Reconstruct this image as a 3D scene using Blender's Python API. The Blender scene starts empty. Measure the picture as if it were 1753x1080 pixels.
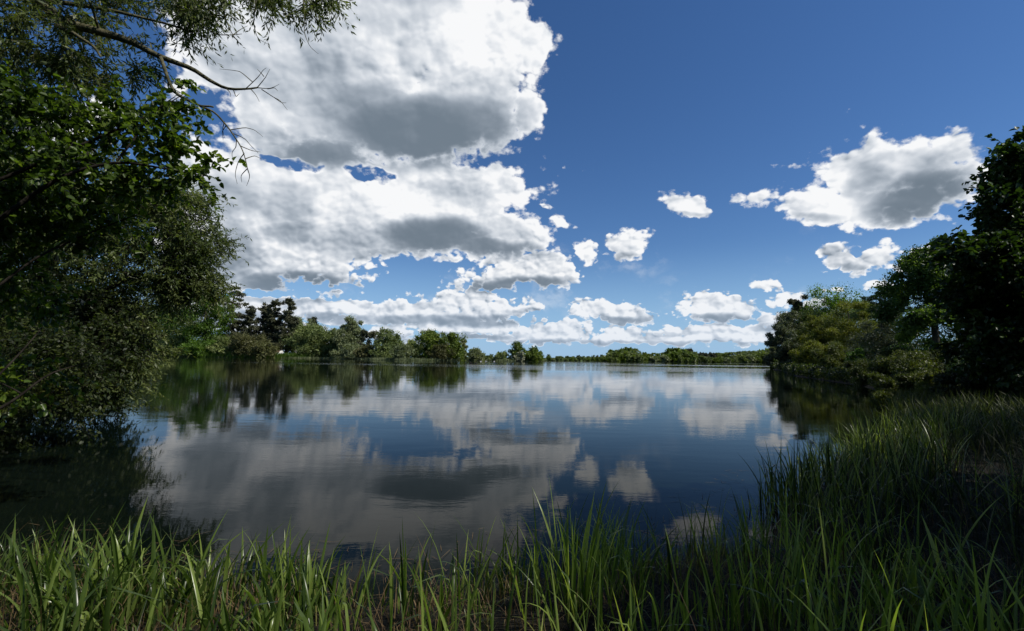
import bpy, math, random
import numpy as np
from mathutils import Matrix, Vector
R = math.radians
random.seed(4); rng = np.random.default_rng(11)
C = bpy.context.scene.collection
sc = bpy.context.scene

# ------------------------------------------------------------------ camera
FPX = 779.0                      # focal length in pixels of the 1753 x 1080 photograph
CAM = np.array([0.0, 0.0, 1.8])
PITCH, ROLL = R(5.4), R(0.69)
cam = bpy.data.cameras.new('camera'); cam_ob = bpy.data.objects.new('camera', cam); C.objects.link(cam_ob)
cam.sensor_width = 36; cam.lens = 36 * FPX / 1753; cam.clip_start = 0.05; cam.clip_end = 20000
MC = Matrix.Rotation(R(90) + PITCH, 3, 'X') @ Matrix.Rotation(ROLL, 3, 'Z')
cam_ob.matrix_world = Matrix.Translation(Vector(CAM)) @ MC.to_4x4()
sc.camera = cam_ob
MCN = np.array(MC)
def ray(x, y):
    return MCN @ np.array([(x - 876.5) / FPX, -(y - 540) / FPX, -1.0])
def at(x, y, Y):                 # world point seen at photo pixel x, y whose distance along +Y is Y
    d = ray(x, y); return CAM + d * (Y / d[1])
def azel(x, y):
    d = ray(x, y); d /= np.linalg.norm(d); return np.array([math.atan2(d[0], d[1]), math.asin(d[2])])

# ------------------------------------------------------------------ exposure
sc.view_settings.view_transform = 'Standard'; sc.view_settings.look = 'None'
sc.view_settings.exposure = 0.0; sc.view_settings.gamma = 1.0; sc.view_settings.use_curve_mapping = False
sc.render.engine = 'CYCLES'
cy = sc.cycles
cy.use_denoising = True
cy.max_bounces = 6; cy.diffuse_bounces = 3; cy.glossy_bounces = 3; cy.transmission_bounces = 3; cy.transparent_max_bounces = 4
cy.sample_clamp_indirect = 4.0; cy.caustics_reflective = False; cy.caustics_refractive = False

# ------------------------------------------------------------------ sun
SUN_EL, SUN_AZ = R(50), R(112)   # azimuth clockwise from +Y: the sun is high on the right, a little behind
sun = bpy.data.lights.new('sun', 'SUN'); sun.energy = 5.0; sun.angle = R(0.53); sun.color = (1.0, 0.95, 0.87)
sun_ob = bpy.data.objects.new('sun', sun); C.objects.link(sun_ob)
SD = Vector((math.cos(SUN_EL) * math.sin(SUN_AZ), math.cos(SUN_EL) * math.cos(SUN_AZ), math.sin(SUN_EL)))
sun_ob.rotation_euler = SD.to_track_quat('Z', 'Y').to_euler()

# ------------------------------------------------------------------ world: Nishita sky with procedural cumulus
W = bpy.data.worlds.new('World'); sc.world = W; W.use_nodes = True
nt = W.node_tree; nt.nodes.clear()
class N:                         # tiny wrapper: arithmetic on node sockets
    t = nt
    @staticmethod
    def new(kind, **kw):
        n = N.t.nodes.new(kind)
        for k, v in kw.items(): setattr(n, k, v)
        return n
    @staticmethod
    def put(sock, v):
        if isinstance(v, bpy.types.NodeSocket): N.t.links.new(v, sock)
        else: sock.default_value = v
def M(op, a, b=0.0, c=0.0, clamp=False):
    n = N.new('ShaderNodeMath', operation=op, use_clamp=clamp)
    N.put(n.inputs[0], a); N.put(n.inputs[1], b); N.put(n.inputs[2], c)
    return n.outputs[0]
def V(op, a, b=(0, 0, 0), s=None):
    n = N.new('ShaderNodeVectorMath', operation=op)
    N.put(n.inputs[0], a)
    if op not in ('LENGTH', 'NORMALIZE', 'SCALE'): N.put(n.inputs[1], b)
    if s is not None: N.put(n.inputs['Scale'], s)
    return n.outputs['Value'] if op in ('LENGTH', 'DOT_PRODUCT') else n.outputs[0]
def noise(v, scale, detail=5, rough=0.55, lac=2.0, dist=0.0, out='Fac'):
    n = N.new('ShaderNodeTexNoise', noise_dimensions='3D')
    N.put(n.inputs['Vector'], v)
    n.inputs['Scale'].default_value = scale; n.inputs['Detail'].default_value = detail
    n.inputs['Roughness'].default_value = rough; n.inputs['Lacunarity'].default_value = lac
    n.inputs['Distortion'].default_value = dist
    return n.outputs[out]
def voro(v, scale, detail=2, rough=0.5):
    n = N.new('ShaderNodeTexVoronoi', feature='F1')
    N.put(n.inputs['Vector'], v); n.inputs['Scale'].default_value = scale
    n.inputs['Detail'].default_value = detail; n.inputs['Roughness'].default_value = rough
    return n.outputs['Distance']
def smooth(x, lo, hi, a=0.0, b=1.0):
    n = N.new('ShaderNodeMapRange', interpolation_type='SMOOTHSTEP')
    N.put(n.inputs['Value'], x)
    for k, v in zip(('From Min', 'From Max', 'To Min', 'To Max'), (lo, hi, a, b)): N.put(n.inputs[k], v)
    return n.outputs[0]
def mixc(f, a, b):
    n = N.new('ShaderNodeMix', data_type='RGBA')
    N.put(n.inputs[0], f)
    N.put(n.inputs[6], a if isinstance(a, bpy.types.NodeSocket) else (*a, 1) if len(a) == 3 else a)
    N.put(n.inputs[7], b if isinstance(b, bpy.types.NodeSocket) else (*b, 1) if len(b) == 3 else b)
    return n.outputs[2]

geo = N.new('ShaderNodeTexCoord').outputs['Generated']
d = V('NORMALIZE', geo)
sep = N.new('ShaderNodeSeparateXYZ'); N.put(sep.inputs[0], d)
dx, dy, dz = sep.outputs
az = M('ARCTAN2', dx, dy); el = M('ARCSINE', dz)
cmb = N.new('ShaderNodeCombineXYZ'); N.put(cmb.inputs[0], az); N.put(cmb.inputs[1], el)
pz = cmb.outputs[0]
elu = smooth(el, 0.02, 0.42)                       # 0 at the horizon, 1 high up

# flattened direction for noise: puffs near the horizon are small and a little squashed
dn = V('MULTIPLY', d, (1, 1, 1.35))
warp_hi = V('SUBTRACT', noise(dn, 3.2, 4, 0.6, out='Color'), (0.5, 0.5, 0.5))
warp_lo = V('SUBTRACT', noise(dn, 14, 3, 0.6, out='Color'), (0.5, 0.5, 0.5))
wp = V('ADD', V('SCALE', warp_hi, s=M('MULTIPLY', elu, 0.12)), V('SCALE', warp_lo, s=0.035))
p = V('ADD', pz, wp)

def features(src):
    """(x, y, 1) and (x*x, y*y, x*y) of a point in azimuth and elevation"""
    q = N.new('ShaderNodeSeparateXYZ'); N.put(q.inputs[0], src)
    x, y = q.outputs[0], q.outputs[1]
    f1 = N.new('ShaderNodeCombineXYZ'); N.put(f1.inputs[0], x); N.put(f1.inputs[1], y); f1.inputs[2].default_value = 1.0
    f2 = N.new('ShaderNodeCombineXYZ'); N.put(f2.inputs[0], M('MULTIPLY', x, x)); N.put(f2.inputs[1], M('MULTIPLY', y, y)); N.put(f2.inputs[2], M('MULTIPLY', x, y))
    return f1.outputs[0], f2.outputs[0]
def blob_socket(x, y, rx, ry, rot, f1, f2, k=None):
    """k * (r*r - 1) / 2 of an ellipse given by its centre and radii in the photograph (k None: r*r)"""
    c = azel(x, y)
    e = 2.0
    J = np.array([(azel(x + e, y) - azel(x - e, y)) / (2 * e), (azel(x, y + e) - azel(x, y - e)) / (2 * e)]).T  # photo -> az, el
    a = R(rot)
    T = J @ np.array([[math.cos(a) * rx, -math.sin(a) * ry], [math.sin(a) * rx, math.cos(a) * ry]])
    Ti = np.linalg.inv(T); A = Ti.T @ Ti
    area = abs(np.linalg.det(T)) ** 0.5
    lin = -2 * A @ c; const = c @ A @ c
    g = 1.0
    if k is not None: g = k(area) / 2; const -= 1
    return M('ADD', V('DOT_PRODUCT', f1, tuple(g * np.array([lin[0], lin[1], const]))),
             V('DOT_PRODUCT', f2, tuple(g * np.array([A[0, 0], A[1, 1], 2 * A[0, 1]]))))

CLOUDS_RAW = [ # x, y, rx, ry, rot in photo pixels
 # the large cloud overhead
 (600,60,190,160,0),(780,40,100,110,0),(850,50,45,60,0),(905,95,34,26,0),(800,170,100,90,0),(690,215,190,66,0),(845,225,38,42,0),(560,170,120,105,0),
 (450,110,120,120,0),(430,225,95,40,10),(380,60,90,90,0),(720,-90,190,120,0),(330,150,45,40,0),(165,195,32,26,0),(90,230,60,50,0),(880,75,45,25,0),(470,270,90,40,0),(560,265,80,30,0),(370,290,60,50,0),(905,120,25,40,0),(855,85,50,60,0),(700,330,260,60,0),(745,395,110,45,0),(520,420,130,60,0),(430,330,110,90,0),(640,290,120,18,0),(740,285,70,22,0),(895,190,30,60,0),(480,30,120,60,0),
 # the middle bank
 (720,345,90,62,0),(800,365,90,60,0),(865,405,72,36,10),(620,355,110,62,0),(500,345,110,62,0),(400,310,80,70,0),(450,400,100,50,0),(640,400,110,38,0),(350,400,80,90,0),(790,420,100,24,0),
 # lower left
 (530,450,95,44,0),(610,463,46,24,0),(430,470,70,40,0),(400,530,80,28,0),(510,525,90,22,0),(590,522,55,20,0),(560,545,50,10,0),(470,560,60,20,0),
 # centre
 (850,468,72,28,-6),(940,464,50,30,0),(800,486,34,13,0),(907,524,25,12,0),
 (760,518,90,15,0),(800,508,55,15,0),(850,530,52,20,0),(700,530,62,18,0),(380,450,60,60,0),(350,520,60,50,0),(420,590,90,14,0),(560,575,80,14,0),(640,545,50,12,0),(720,545,120,13,0),(800,560,110,14,0),(660,568,45,12,0),(850,578,60,7,0),(740,585,70,8,0),
 (935,572,75,17,0),(962,562,38,15,0),(1000,556,10,9,0),
 (1030,532,58,17,0),(1075,542,48,12,0),(1225,526,58,25,0),(1270,530,26,18,0),
 (1075,572,48,17,0),(1130,580,90,11,0),(1160,566,34,12,0),(1215,573,70,16,0),(1285,580,55,13,0),(1050,583,70,7,0),
 (1322,549,34,15,0),(1342,517,32,13,-10),(1300,570,40,14,0),
 # right
 (1500,292,100,66,0),(1545,345,70,34,-8),(1650,320,45,38,-30),(1600,345,60,28,-15),(1580,290,90,62,0),(1640,272,52,42,0),(1508,250,36,28,0),(1450,290,42,46,0),(1395,345,72,32,0),(1300,340,48,14,-8),(1540,376,42,15,0),(1262,345,22,7,-10),(1470,350,70,34,0),
 (1168,356,44,19,12),(1072,428,36,20,-5),(1008,430,19,16,0),(1430,440,40,27,0),(1500,436,40,20,-14),(1465,452,34,16,0),
 (1510,490,38,11,0),(1590,446,55,24,0),(1420,502,22,6,0),(1345,291,22,6,-6),(1320,487,21,9,0),(968,382,14,8,15),(946,356,11,4,20),(1400,520,30,8,0),
]
CLOUDS = [(x, y, rx * g, ry * g, rot) for x, y, rx, ry, rot in CLOUDS_RAW for g in [1.16 if ry < 40 and y < 600 else 1.03]]
field = None; f1, f2 = features(p)
for i, b in enumerate(CLOUDS):
    if i % 12 == 11: f1 = V('ADD', f1, V('SCALE', d, s=M('MULTIPLY', field, 1e-9)))   # keeps the evaluation order short of stack space
    s = blob_socket(*b, f1, f2, lambda a: a ** 0.5 * 0.60)     # bigger clouds carry bigger billows
    field = s if field is None else M('SMOOTH_MIN', field, s, 0.012)
field = M('MAXIMUM', M('SUBTRACT', field, smooth(elu, 0, 1, 0.003, 0.010)), -0.12)
HOLES = [(338,212,44,32,0),(632,293,22,7,8),(495,281,24,5,12),(180,70,90,60,0),(710,472,74,27,0),(470,507,60,5,0),(800,457,26,8,0),(560,506,80,5,0)]
for b in HOLES: field = M('MAXIMUM', field, M('MULTIPLY', blob_socket(*b, f1, f2, lambda a: a ** 0.5 * 0.20), -1.0))
# billows
bil_hi = voro(V('ADD', dn, V('SCALE', warp_hi, s=0.10)), 13, 1, 0.5)
bil_lo = voro(V('ADD', dn, V('SCALE', warp_lo, s=0.03)), 42, 1, 0.5)
dl = V('ADD', dn, (0.016, -0.002, 0.022))          # a step towards the sun, for the relief of the billows
bil_big = voro(V('ADD', dn, V('SCALE', warp_hi, s=0.16)), 6.5, 0, 0.5)
fine = noise(dn, 34, 4, 0.62)
fine2 = noise(dn, 9, 6, 0.62)
n_hi = M('ADD', M('ADD', M('MULTIPLY', M('SUBTRACT', bil_hi, 0.55), 0.042), M('MULTIPLY', M('SUBTRACT', bil_big, 0.5), 0.060)), M('MULTIPLY', M('SUBTRACT', fine2, 0.5), -0.11))
n_lo = M('ADD', M('MULTIPLY', M('SUBTRACT', bil_lo, 0.50), 0.066), M('MULTIPLY', M('SUBTRACT', fine, 0.5), -0.10))
sd = M('ADD', field, M('MULTIPLY', M('ADD', M('MULTIPLY', n_hi, elu), M('MULTIPLY', n_lo, smooth(elu, 0, 1, 1.0, 0.75))), smooth(field, -0.10, -0.03, 0.5, 1.0)))
# loose generic clouds behind the camera, only for the light and for other views
back = M('MULTIPLY', smooth(noise(V('MULTIPLY', d, (1, 1, 2.2)), 2.3, 4, 0.6), 0.57, 0.66), smooth(dy, 0.15, -0.1))
edge = smooth(elu, 0, 1, 0.006, 0.013)
alpha = smooth(sd, edge, M('MULTIPLY', edge, -1.0), 0.0, 1.0)
deep = smooth(sd, 0.0, smooth(elu, 0, 1, -0.02, -0.055))
wisp = M('MULTIPLY', smooth(M('ADD', sd, M('MULTIPLY', M('SUBTRACT', fine, 0.5), -0.16)), smooth(elu, 0, 1, 0.010, 0.026), smooth(elu, 0, 1, -0.010, -0.026)), 0.75)
veil = M('MULTIPLY', smooth(fine2, 0.52, 0.74), M('MULTIPLY', smooth(field, 0.35, 0.02), smooth(elu, 0.35, 0.75, 0.28, 0.0)))
alpha = M('MAXIMUM', M('MAXIMUM', alpha, wisp), M('MAXIMUM', back, veil))
alpha = M('MULTIPLY', alpha, smooth(el, 0.005, 0.03))

# thickness shading: the bases that turn their back to the light
SHADE = [ # x, y, rx, ry, rot, strength
 (730,225,170,66,0,1.0),(640,205,120,70,0,0.65),(550,170,120,90,0,0.34),(690,0,120,60,0,0.40),(600,262,140,26,0,0.75),(430,170,110,80,0,0.32),(390,335,90,38,0,0.5),(450,60,100,70,0,0.28),(820,262,60,30,0,0.70),
 (830,424,100,16,6,0.85),(745,404,100,34,0,1.0),(850,395,70,26,0,0.30),(620,412,120,28,0,0.45),(395,440,60,60,0,0.6),(700,436,120,14,0,0.6),(490,345,60,36,0,0.40),(500,400,50,24,0,0.5),(800,330,60,30,0,0.25),
 (510,488,110,22,0,1.05),(590,487,60,14,0,0.7),(420,545,110,13,0,0.55),(570,545,90,9,0,0.65),(480,513,120,8,0,0.45),
 (880,488,100,14,-3,0.9),(820,550,120,11,0,0.7),(700,549,90,10,0,0.65),(690,582,90,9,0,0.55),(780,577,110,8,0,0.75),(910,533,24,5,0,0.5),
 (940,587,90,8,0,0.7),(1065,549,70,8,0,0.7),(1230,547,75,12,0,0.8),(1080,589,70,6,0,0.6),(1200,589,120,6,0,0.65),(1320,562,40,6,0,0.5),(1150,570,50,5,0,0.4),
 (1575,340,115,44,-14,1.0),(1630,305,60,44,0,0.55),(1500,330,60,40,0,0.55),(1380,370,60,11,0,0.4),(1530,376,60,12,-5,0.45),
 (1460,462,70,10,0,0.5),(1168,371,40,7,0,0.45),(1078,443,30,9,0,0.55),(1590,464,50,9,0,0.5),
]
sh = None
wps = V('ADD', pz, V('SCALE', wp, s=0.6))
f1, f2 = features(V('ADD', wps, V('SCALE', d, s=M('MULTIPLY', sd, 1e-9))))
for i, (x, y, rx, ry, rot, k) in enumerate(SHADE):
    if i % 12 == 11: f1 = V('ADD', f1, V('SCALE', d, s=M('MULTIPLY', sh, 1e-9)))
    s = smooth(blob_socket(x, y, rx, ry, rot, f1, f2), 1.7, 0.0, 0.0, k * 0.92)
    sh = s if sh is None else M('MAXIMUM', sh, s)
rel_hi = M('SUBTRACT', voro(V('ADD', dl, V('SCALE', warp_hi, s=0.10)), 13, 1, 0.5), bil_hi)
dl2 = V('ADD', dn, (0.005, -0.001, 0.008))
rel_lo = M('SUBTRACT', voro(V('ADD', dl2, V('SCALE', warp_lo, s=0.03)), 42, 1, 0.5), bil_lo)
body = noise(dn, 8, 3, 0.5); body2 = noise(V('ADD', dn, (0.020, -0.003, 0.030)), 8, 3, 0.5)
rel_body = M('MULTIPLY', M('SUBTRACT', body, body2), M('MULTIPLY', elu, 1.25))
mid_ = M('SUBTRACT', noise(dn, 21, 2, 0.5), noise(V('ADD', dn, (0.009, -0.001, 0.013)), 21, 2, 0.5))
rel_body = M('ADD', rel_body, M('MULTIPLY', mid_, smooth(elu, 0, 1, 1.4, 0.45)))
big_ = M('SUBTRACT', voro(V('ADD', dl, V('SCALE', warp_hi, s=0.16)), 6.5, 0, 0.5), bil_big)
rel_body = M('ADD', rel_body, M('MULTIPLY', big_, M('MULTIPLY', elu, 1.2)))
rel_hi = M('MULTIPLY', rel_hi, M('MULTIPLY_ADD', deep, -0.92, 1.0))
rel = M('ADD', M('ADD', rel_body, M('MULTIPLY', rel_hi, M('MULTIPLY', elu, 0.45))), M('MULTIPLY', rel_lo, M('MULTIPLY', smooth(elu, 0, 1, 1.25, 0.45), M('MULTIPLY_ADD', deep, -0.6, 1.0))))
soft = noise(V('ADD', dn, V('SCALE', warp_hi, s=0.25)), 5.5, 5, 0.5)
lit = M('SUBTRACT', 1.0, M('MULTIPLY', sh, M('MULTIPLY_ADD', deep, 0.55, 0.45)))
lit = M('ADD', lit, M('MULTIPLY', rel, smooth(sh, 0, 0.8, 1.0, 0.35)))
lit = M('ADD', lit, M('MULTIPLY', M('SUBTRACT', soft, 0.5), M('MULTIPLY_ADD', deep, 0.30, 0.05)))
lit = M('SUBTRACT', lit, M('MULTIPLY', deep, 0.09))
ramp = N.new('ShaderNodeValToRGB'); N.put(ramp.inputs[0], lit)
cr = ramp.color_ramp; cr.interpolation = 'B_SPLINE'
cr.elements[0].position = 0.0; cr.elements[0].color = (0.155, 0.20, 0.25, 1)
cr.elements[1].position = 1.0; cr.elements[1].color = (0.96, 0.965, 0.975, 1)
for pos, col in ((0.25, (0.225, 0.272, 0.33)), (0.5, (0.43, 0.485, 0.555)), (0.75, (0.68, 0.72, 0.775)), (0.9, (0.83, 0.855, 0.89))):
    e = cr.elements.new(pos); e.color = (*col, 1)
# distant cloud takes the tint of the air in front of it
ccol = mixc(smooth(el, 0.0, 0.20, 0.30, 0.0), ramp.outputs[0], (0.42, 0.57, 0.78))

STR = 0.085
sky = N.new('ShaderNodeTexSky', sky_type='NISHITA'); sky.sun_disc = False
sky.sun_elevation = SUN_EL; sky.sun_rotation = SUN_AZ; sky.altitude = 50
sky.air_density = 1.0; sky.dust_density = 0.15; sky.ozone_density = 3.0
hsv = N.new('ShaderNodeHueSaturation'); hsv.inputs['Saturation'].default_value = 1.16; N.put(hsv.inputs['Color'], sky.outputs[0])
cl = V('SCALE', ccol, s=1.0 / STR)
bg = N.new('ShaderNodeBackground'); bg.inputs['Strength'].default_value = STR
N.put(bg.inputs['Color'], mixc(alpha, mixc(smooth(el, 0.0, 0.25, 0.80, 0.0), V('MULTIPLY', hsv.outputs[0], (0.87, 0.98, 1.16)), tuple(c / STR for c in (0.30, 0.52, 0.80))), cl))
out = N.new('ShaderNodeOutputWorld'); N.t.links.new(bg.outputs[0], out.inputs[0])
W.cycles.sampling_method = 'MANUAL'; W.cycles.sample_map_resolution = 512

# ------------------------------------------------------------------ helpers
def tag(o, label=None, cat=None, group=None, kind=None):
    if label: o['label'] = label
    if cat: o['category'] = cat
    if group: o['group'] = group
    if kind: o['kind'] = kind
    return o
def empty(name, loc=(0, 0, 0)):
    o = bpy.data.objects.new(name, None); C.objects.link(o); o.location = tuple(loc); o.empty_display_size = 0.2
    return o
class MB:
    """collects vertices and quads / triangles and links them as one mesh object"""
    def __init__(s): s.v, s.f, s.a, s.n = [], [], [], 0
    def add(s, v, f, a=0.5):
        v = np.asarray(v, float).reshape(-1, 3); f = np.asarray(f, int)
        s.v.append(v); s.f.append(f + s.n); s.n += len(v)
        s.a.append(np.full(len(v), a) if np.isscalar(a) else np.asarray(a, float))
        return s
    def build(s, name, mat, parent=None, smooth=False, origin=None):
        me = bpy.data.meshes.new(name)
        v = np.concatenate(s.v)
        if origin is not None: v = v - np.asarray(origin, float)
        loops = np.concatenate([f.ravel() for f in s.f])
        tot = np.concatenate([np.full(len(f), f.shape[1]) for f in s.f])
        me.vertices.add(len(v)); me.vertices.foreach_set('co', v.ravel())
        me.loops.add(len(loops)); me.loops.foreach_set('vertex_index', loops)
        me.polygons.add(len(tot)); me.polygons.foreach_set('loop_start', np.concatenate([[0], np.cumsum(tot)[:-1]]))
        me.polygons.foreach_set('loop_total', tot)
        if smooth: me.polygons.foreach_set('use_smooth', np.ones(len(tot), bool))
        at_ = me.attributes.new('var', 'FLOAT', 'POINT'); at_.data.foreach_set('value', np.concatenate(s.a))
        me.update(calc_edges=True)
        me.materials.append(mat)
        o = bpy.data.objects.new(name, me); C.objects.link(o)
        if parent is not None: o.parent = parent
        return o
def unit(v): return v / np.maximum(np.linalg.norm(v, axis=-1, keepdims=True), 1e-9)
def tube(mb, pts, radii, sides=6, a=0.5):
    pts = np.asarray(pts, float); n = len(pts)
    radii = np.broadcast_to(np.asarray(radii, float), (n,))
    t = unit(np.gradient(pts, axis=0))
    up = np.array([0.31, 0.17, 0.93]) if abs(t[0] @ np.array([0.31, 0.17, 0.93])) < 0.9 else np.array([1.0, 0.1, 0])
    u = unit(np.cross(t, up)); w = np.cross(t, u)
    ang = np.arange(sides) * 2 * math.pi / sides
    ring = pts[:, None] + radii[:, None, None] * (u[:, None] * np.cos(ang)[None, :, None] + w[:, None] * np.sin(ang)[None, :, None])
    i = np.arange(n - 1)[:, None] * sides; j = np.arange(sides)[None]; k = (j + 1) % sides
    f = np.stack([i + j, i + k, i + sides + k, i + sides + j], -1).reshape(-1, 4)
    v = ring.reshape(-1, 3)
    mb.add(np.vstack([v, pts[-1] + t[-1] * radii[-1]]), f, a)
    tip = n * sides; b = (n - 1) * sides
    mb.f.append(np.array([[b + q, b + (q + 1) % sides, tip] for q in range(sides)]) + mb.n - len(v) - 1)
def curve(p0, p1, sag=0.0, wob=0.0, n=7, r=rng):
    """a wobbling limb from p0 to p1"""
    p0, p1 = np.asarray(p0, float), np.asarray(p1, float)
    t = np.linspace(0, 1, n)[:, None]; L = np.linalg.norm(p1 - p0)
    mid = (p0 + p1) / 2 + np.array([0, 0, sag * L]) + r.normal(0, 1, 3) * wob * L
    return (1 - t) ** 2 * p0 + 2 * t * (1 - t) * mid + t ** 2 * p1 + r.normal(0, 1, (n, 3)) * wob * L * 0.12 * np.sin(t * math.pi)
def twigs(mb, S, E, r0, sag=0.1, a=0.5):
    """many thin three-sided twigs at once, S -> E"""
    n = len(S); t = unit(E - S); L = np.linalg.norm(E - S, axis=1, keepdims=True)
    up = unit(rng.normal(0, 1, (n, 3))); u = unit(np.cross(t, up)); w = np.cross(t, u)
    mid = (S + E) / 2 + np.array([0, 0, 1.0]) * sag * L
    rings = []
    for c, k in ((S, 1.0), (mid, 0.7)):
        for q in range(3):
            an = q * 2.094
            rings.append(c + (u * math.cos(an) + w * math.sin(an)) * r0 * k)
    v = np.stack(rings + [E], 1)
    b = (np.arange(n) * 7)[:, None]
    q = np.array([[0, 1, 4, 3], [1, 2, 5, 4], [2, 0, 3, 5]]); tr = np.array([[3, 4, 6], [4, 5, 6], [5, 3, 6]])
    n0 = mb.n
    mb.add(v.reshape(-1, 3), (b[:, None] + q[None]).reshape(-1, 4), a)
    mb.f.append((b[:, None] + tr[None]).reshape(-1, 3) + n0)
    return mid
def leaves(mb, P, A, Nn, L, Wd, var, shape='quad', fold=0.25):
    """P base points, A axes, Nn rough normals"""
    n = len(P); A = unit(A); S = unit(np.cross(A, Nn)); Nn = np.cross(S, A)
    L = np.broadcast_to(L, (n,))[:, None]; Wd = np.broadcast_to(Wd, (n,))[:, None]
    if shape == 'quad':
        v = np.stack([P, P + A * L * 0.45 + S * Wd / 2, P + A * L, P + A * L * 0.45 - S * Wd / 2], 1)
        f = np.arange(n)[:, None, None] * 4 + np.array([[0, 1, 2, 3]])[None]; m = 4
    elif shape == 'fold':
        v = np.stack([P, P + A * L * 0.3 + S * Wd * 0.48 + Nn * Wd * fold, P + A * L * 0.7 + S * Wd * 0.36 + Nn * Wd * fold * 0.6,
                      P + A * L - Nn * L * 0.10, P + A * L * 0.7 - S * Wd * 0.36 + Nn * Wd * fold * 0.6, P + A * L * 0.3 - S * Wd * 0.48 + Nn * Wd * fold], 1)
        f = np.arange(n)[:, None, None] * 6 + np.array([[0, 1, 2, 3], [0, 3, 4, 5]])[None]; m = 6
    mb.add(v.reshape(-1, 3), f.reshape(-1, 4), np.repeat(var, m))
def rsphere(n, r=rng): return unit(r.normal(0, 1, (n, 3)))
def in_lobes(lobes, n, shell=0.5, r=rng):
    """random points in ellipsoids (cx, cy, cz, rx, ry, rz), denser to the outside"""
    w = np.array([(l[3] * l[4] * l[5]) ** 0.67 for l in lobes]); k = r.choice(len(lobes), n, p=w / w.sum())
    Lb = np.array(lobes)[k]
    return Lb[:, :3] + rsphere(n, r) * Lb[:, 3:6] * (r.random((n, 1)) ** (1 / 3 * (1 - shell) + 0.02)), k

# ------------------------------------------------------------------ materials (two grass colours hold bank shade; other light comes from sun and sky)
def mat(name):
    m = bpy.data.materials.new(name); m.use_nodes = True; N.t = m.node_tree; N.t.nodes.clear()
    return m, N.new('ShaderNodeOutputMaterial')
def principled(col, rough=0.5, spec=0.5, ior=1.45, normal=None, metal=0.0):
    b = N.new('ShaderNodeBsdfPrincipled'); N.put(b.inputs['Base Color'], col if isinstance(col, bpy.types.NodeSocket) else (*col, 1))
    N.put(b.inputs['Roughness'], rough); b.inputs['Specular IOR Level'].default_value = spec; b.inputs['IOR'].default_value = ior
    b.inputs['Metallic'].default_value = metal
    if normal is not None: N.put(b.inputs['Normal'], normal)
    return b
def foliage(name, stops, trans=0.35, rough=0.5, clump=0.6, cscale=0.5, tcol=1.6):
    """stops: dark to light leaf colours, picked by each leaf's own number and by larger clumps"""
    m, o = mat(name)
    var = N.new('ShaderNodeAttribute', attribute_name='var').outputs['Fac']
    oi = N.new('ShaderNodeObjectInfo').outputs['Random']
    pos = N.new('ShaderNodeTexCoord').outputs['Object']
    f = M('ADD', M('MULTIPLY', var, 0.6), M('MULTIPLY', M('SUBTRACT', noise(pos, cscale, 2), 0.35), clump))
    f = M('ADD', f, M('MULTIPLY', M('SUBTRACT', oi, 0.5), 0.25))
    r = N.new('ShaderNodeValToRGB'); N.put(r.inputs[0], f); c = r.color_ramp
    while len(c.elements) < len(stops): c.elements.new(0.5)
    for i, s in enumerate(stops): c.elements[i].position = i / (len(stops) - 1); c.elements[i].color = (*s, 1)
    b = principled(r.outputs[0], rough, 0.35)
    t = N.new('ShaderNodeBsdfTranslucent')
    N.put(t.inputs['Color'], V('MULTIPLY', r.outputs[0], (tcol * 1.15, tcol * 1.25, tcol * 0.45)))
    mx = N.new('ShaderNodeMixShader'); mx.inputs[0].default_value = trans
    N.t.links.new(b.outputs[0], mx.inputs[1]); N.t.links.new(t.outputs[0], mx.inputs[2])
    N.t.links.new(mx.outputs[0], o.inputs[0])
    return m
def simple(name, c1, c2, scale=8, rough=0.85, spec=0.2, bump=0.0, bscale=30, stretch=(1, 1, 1)):
    m, o = mat(name)
    pos = V('MULTIPLY', N.new('ShaderNodeTexCoord').outputs['Object'], stretch)
    nrm = None
    if bump:
        bn = N.new('ShaderNodeBump'); bn.inputs['Strength'].default_value = bump; bn.inputs['Distance'].default_value = 0.02
        N.put(bn.inputs['Height'], noise(pos, bscale, 4)); nrm = bn.outputs[0]
    b = principled(mixc(smooth(noise(pos, scale, 5), 0.35, 0.65), c1, c2), rough, spec, normal=nrm)
    N.t.links.new(b.outputs[0], o.inputs[0]); return m
G_ALDER = foliage('alder_leaves', [(0.012, 0.024, 0.005), (0.028, 0.052, 0.009), (0.075, 0.12, 0.018), (0.19, 0.24, 0.04)], 0.42, 0.36, 0.9, 0.9)
G_WILLOW = foliage('willow_leaves', [(0.0312, 0.0475, 0.015), (0.0625, 0.0875, 0.025), (0.125, 0.15, 0.0438), (0.2, 0.2125, 0.0625)], 0.35, 0.45, 0.8, 0.35)
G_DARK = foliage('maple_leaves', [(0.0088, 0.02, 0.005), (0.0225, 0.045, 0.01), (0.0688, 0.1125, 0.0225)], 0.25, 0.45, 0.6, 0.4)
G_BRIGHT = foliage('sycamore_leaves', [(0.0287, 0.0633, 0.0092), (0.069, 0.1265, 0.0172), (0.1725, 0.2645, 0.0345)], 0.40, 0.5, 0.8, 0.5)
G_YELLOW = foliage('yellow_willow_leaves', [(0.049, 0.0588, 0.0084), (0.112, 0.1232, 0.014), (0.21, 0.21, 0.0252)], 0.3, 0.6, 0.9, 0.18)
G_GREY = foliage('grey_willow_leaves', [(0.0405, 0.0513, 0.0243), (0.081, 0.0945, 0.0486), (0.162, 0.1755, 0.1013)], 0.2, 0.5, 0.8, 0.2)
G_BRAMBLE = foliage('bramble_leaves', [(0.0189, 0.0297, 0.0068), (0.0473, 0.0607, 0.0121), (0.0945, 0.108, 0.0189), (0.1215, 0.162, 0.027)], 0.3, 0.5, 0.9, 0.9)
G_PINE = foliage('pine_needles', [(0.030, 0.038, 0.018), (0.065, 0.070, 0.034), (0.125, 0.118, 0.06)], 0.08, 0.6, 0.8, 0.3)
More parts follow.
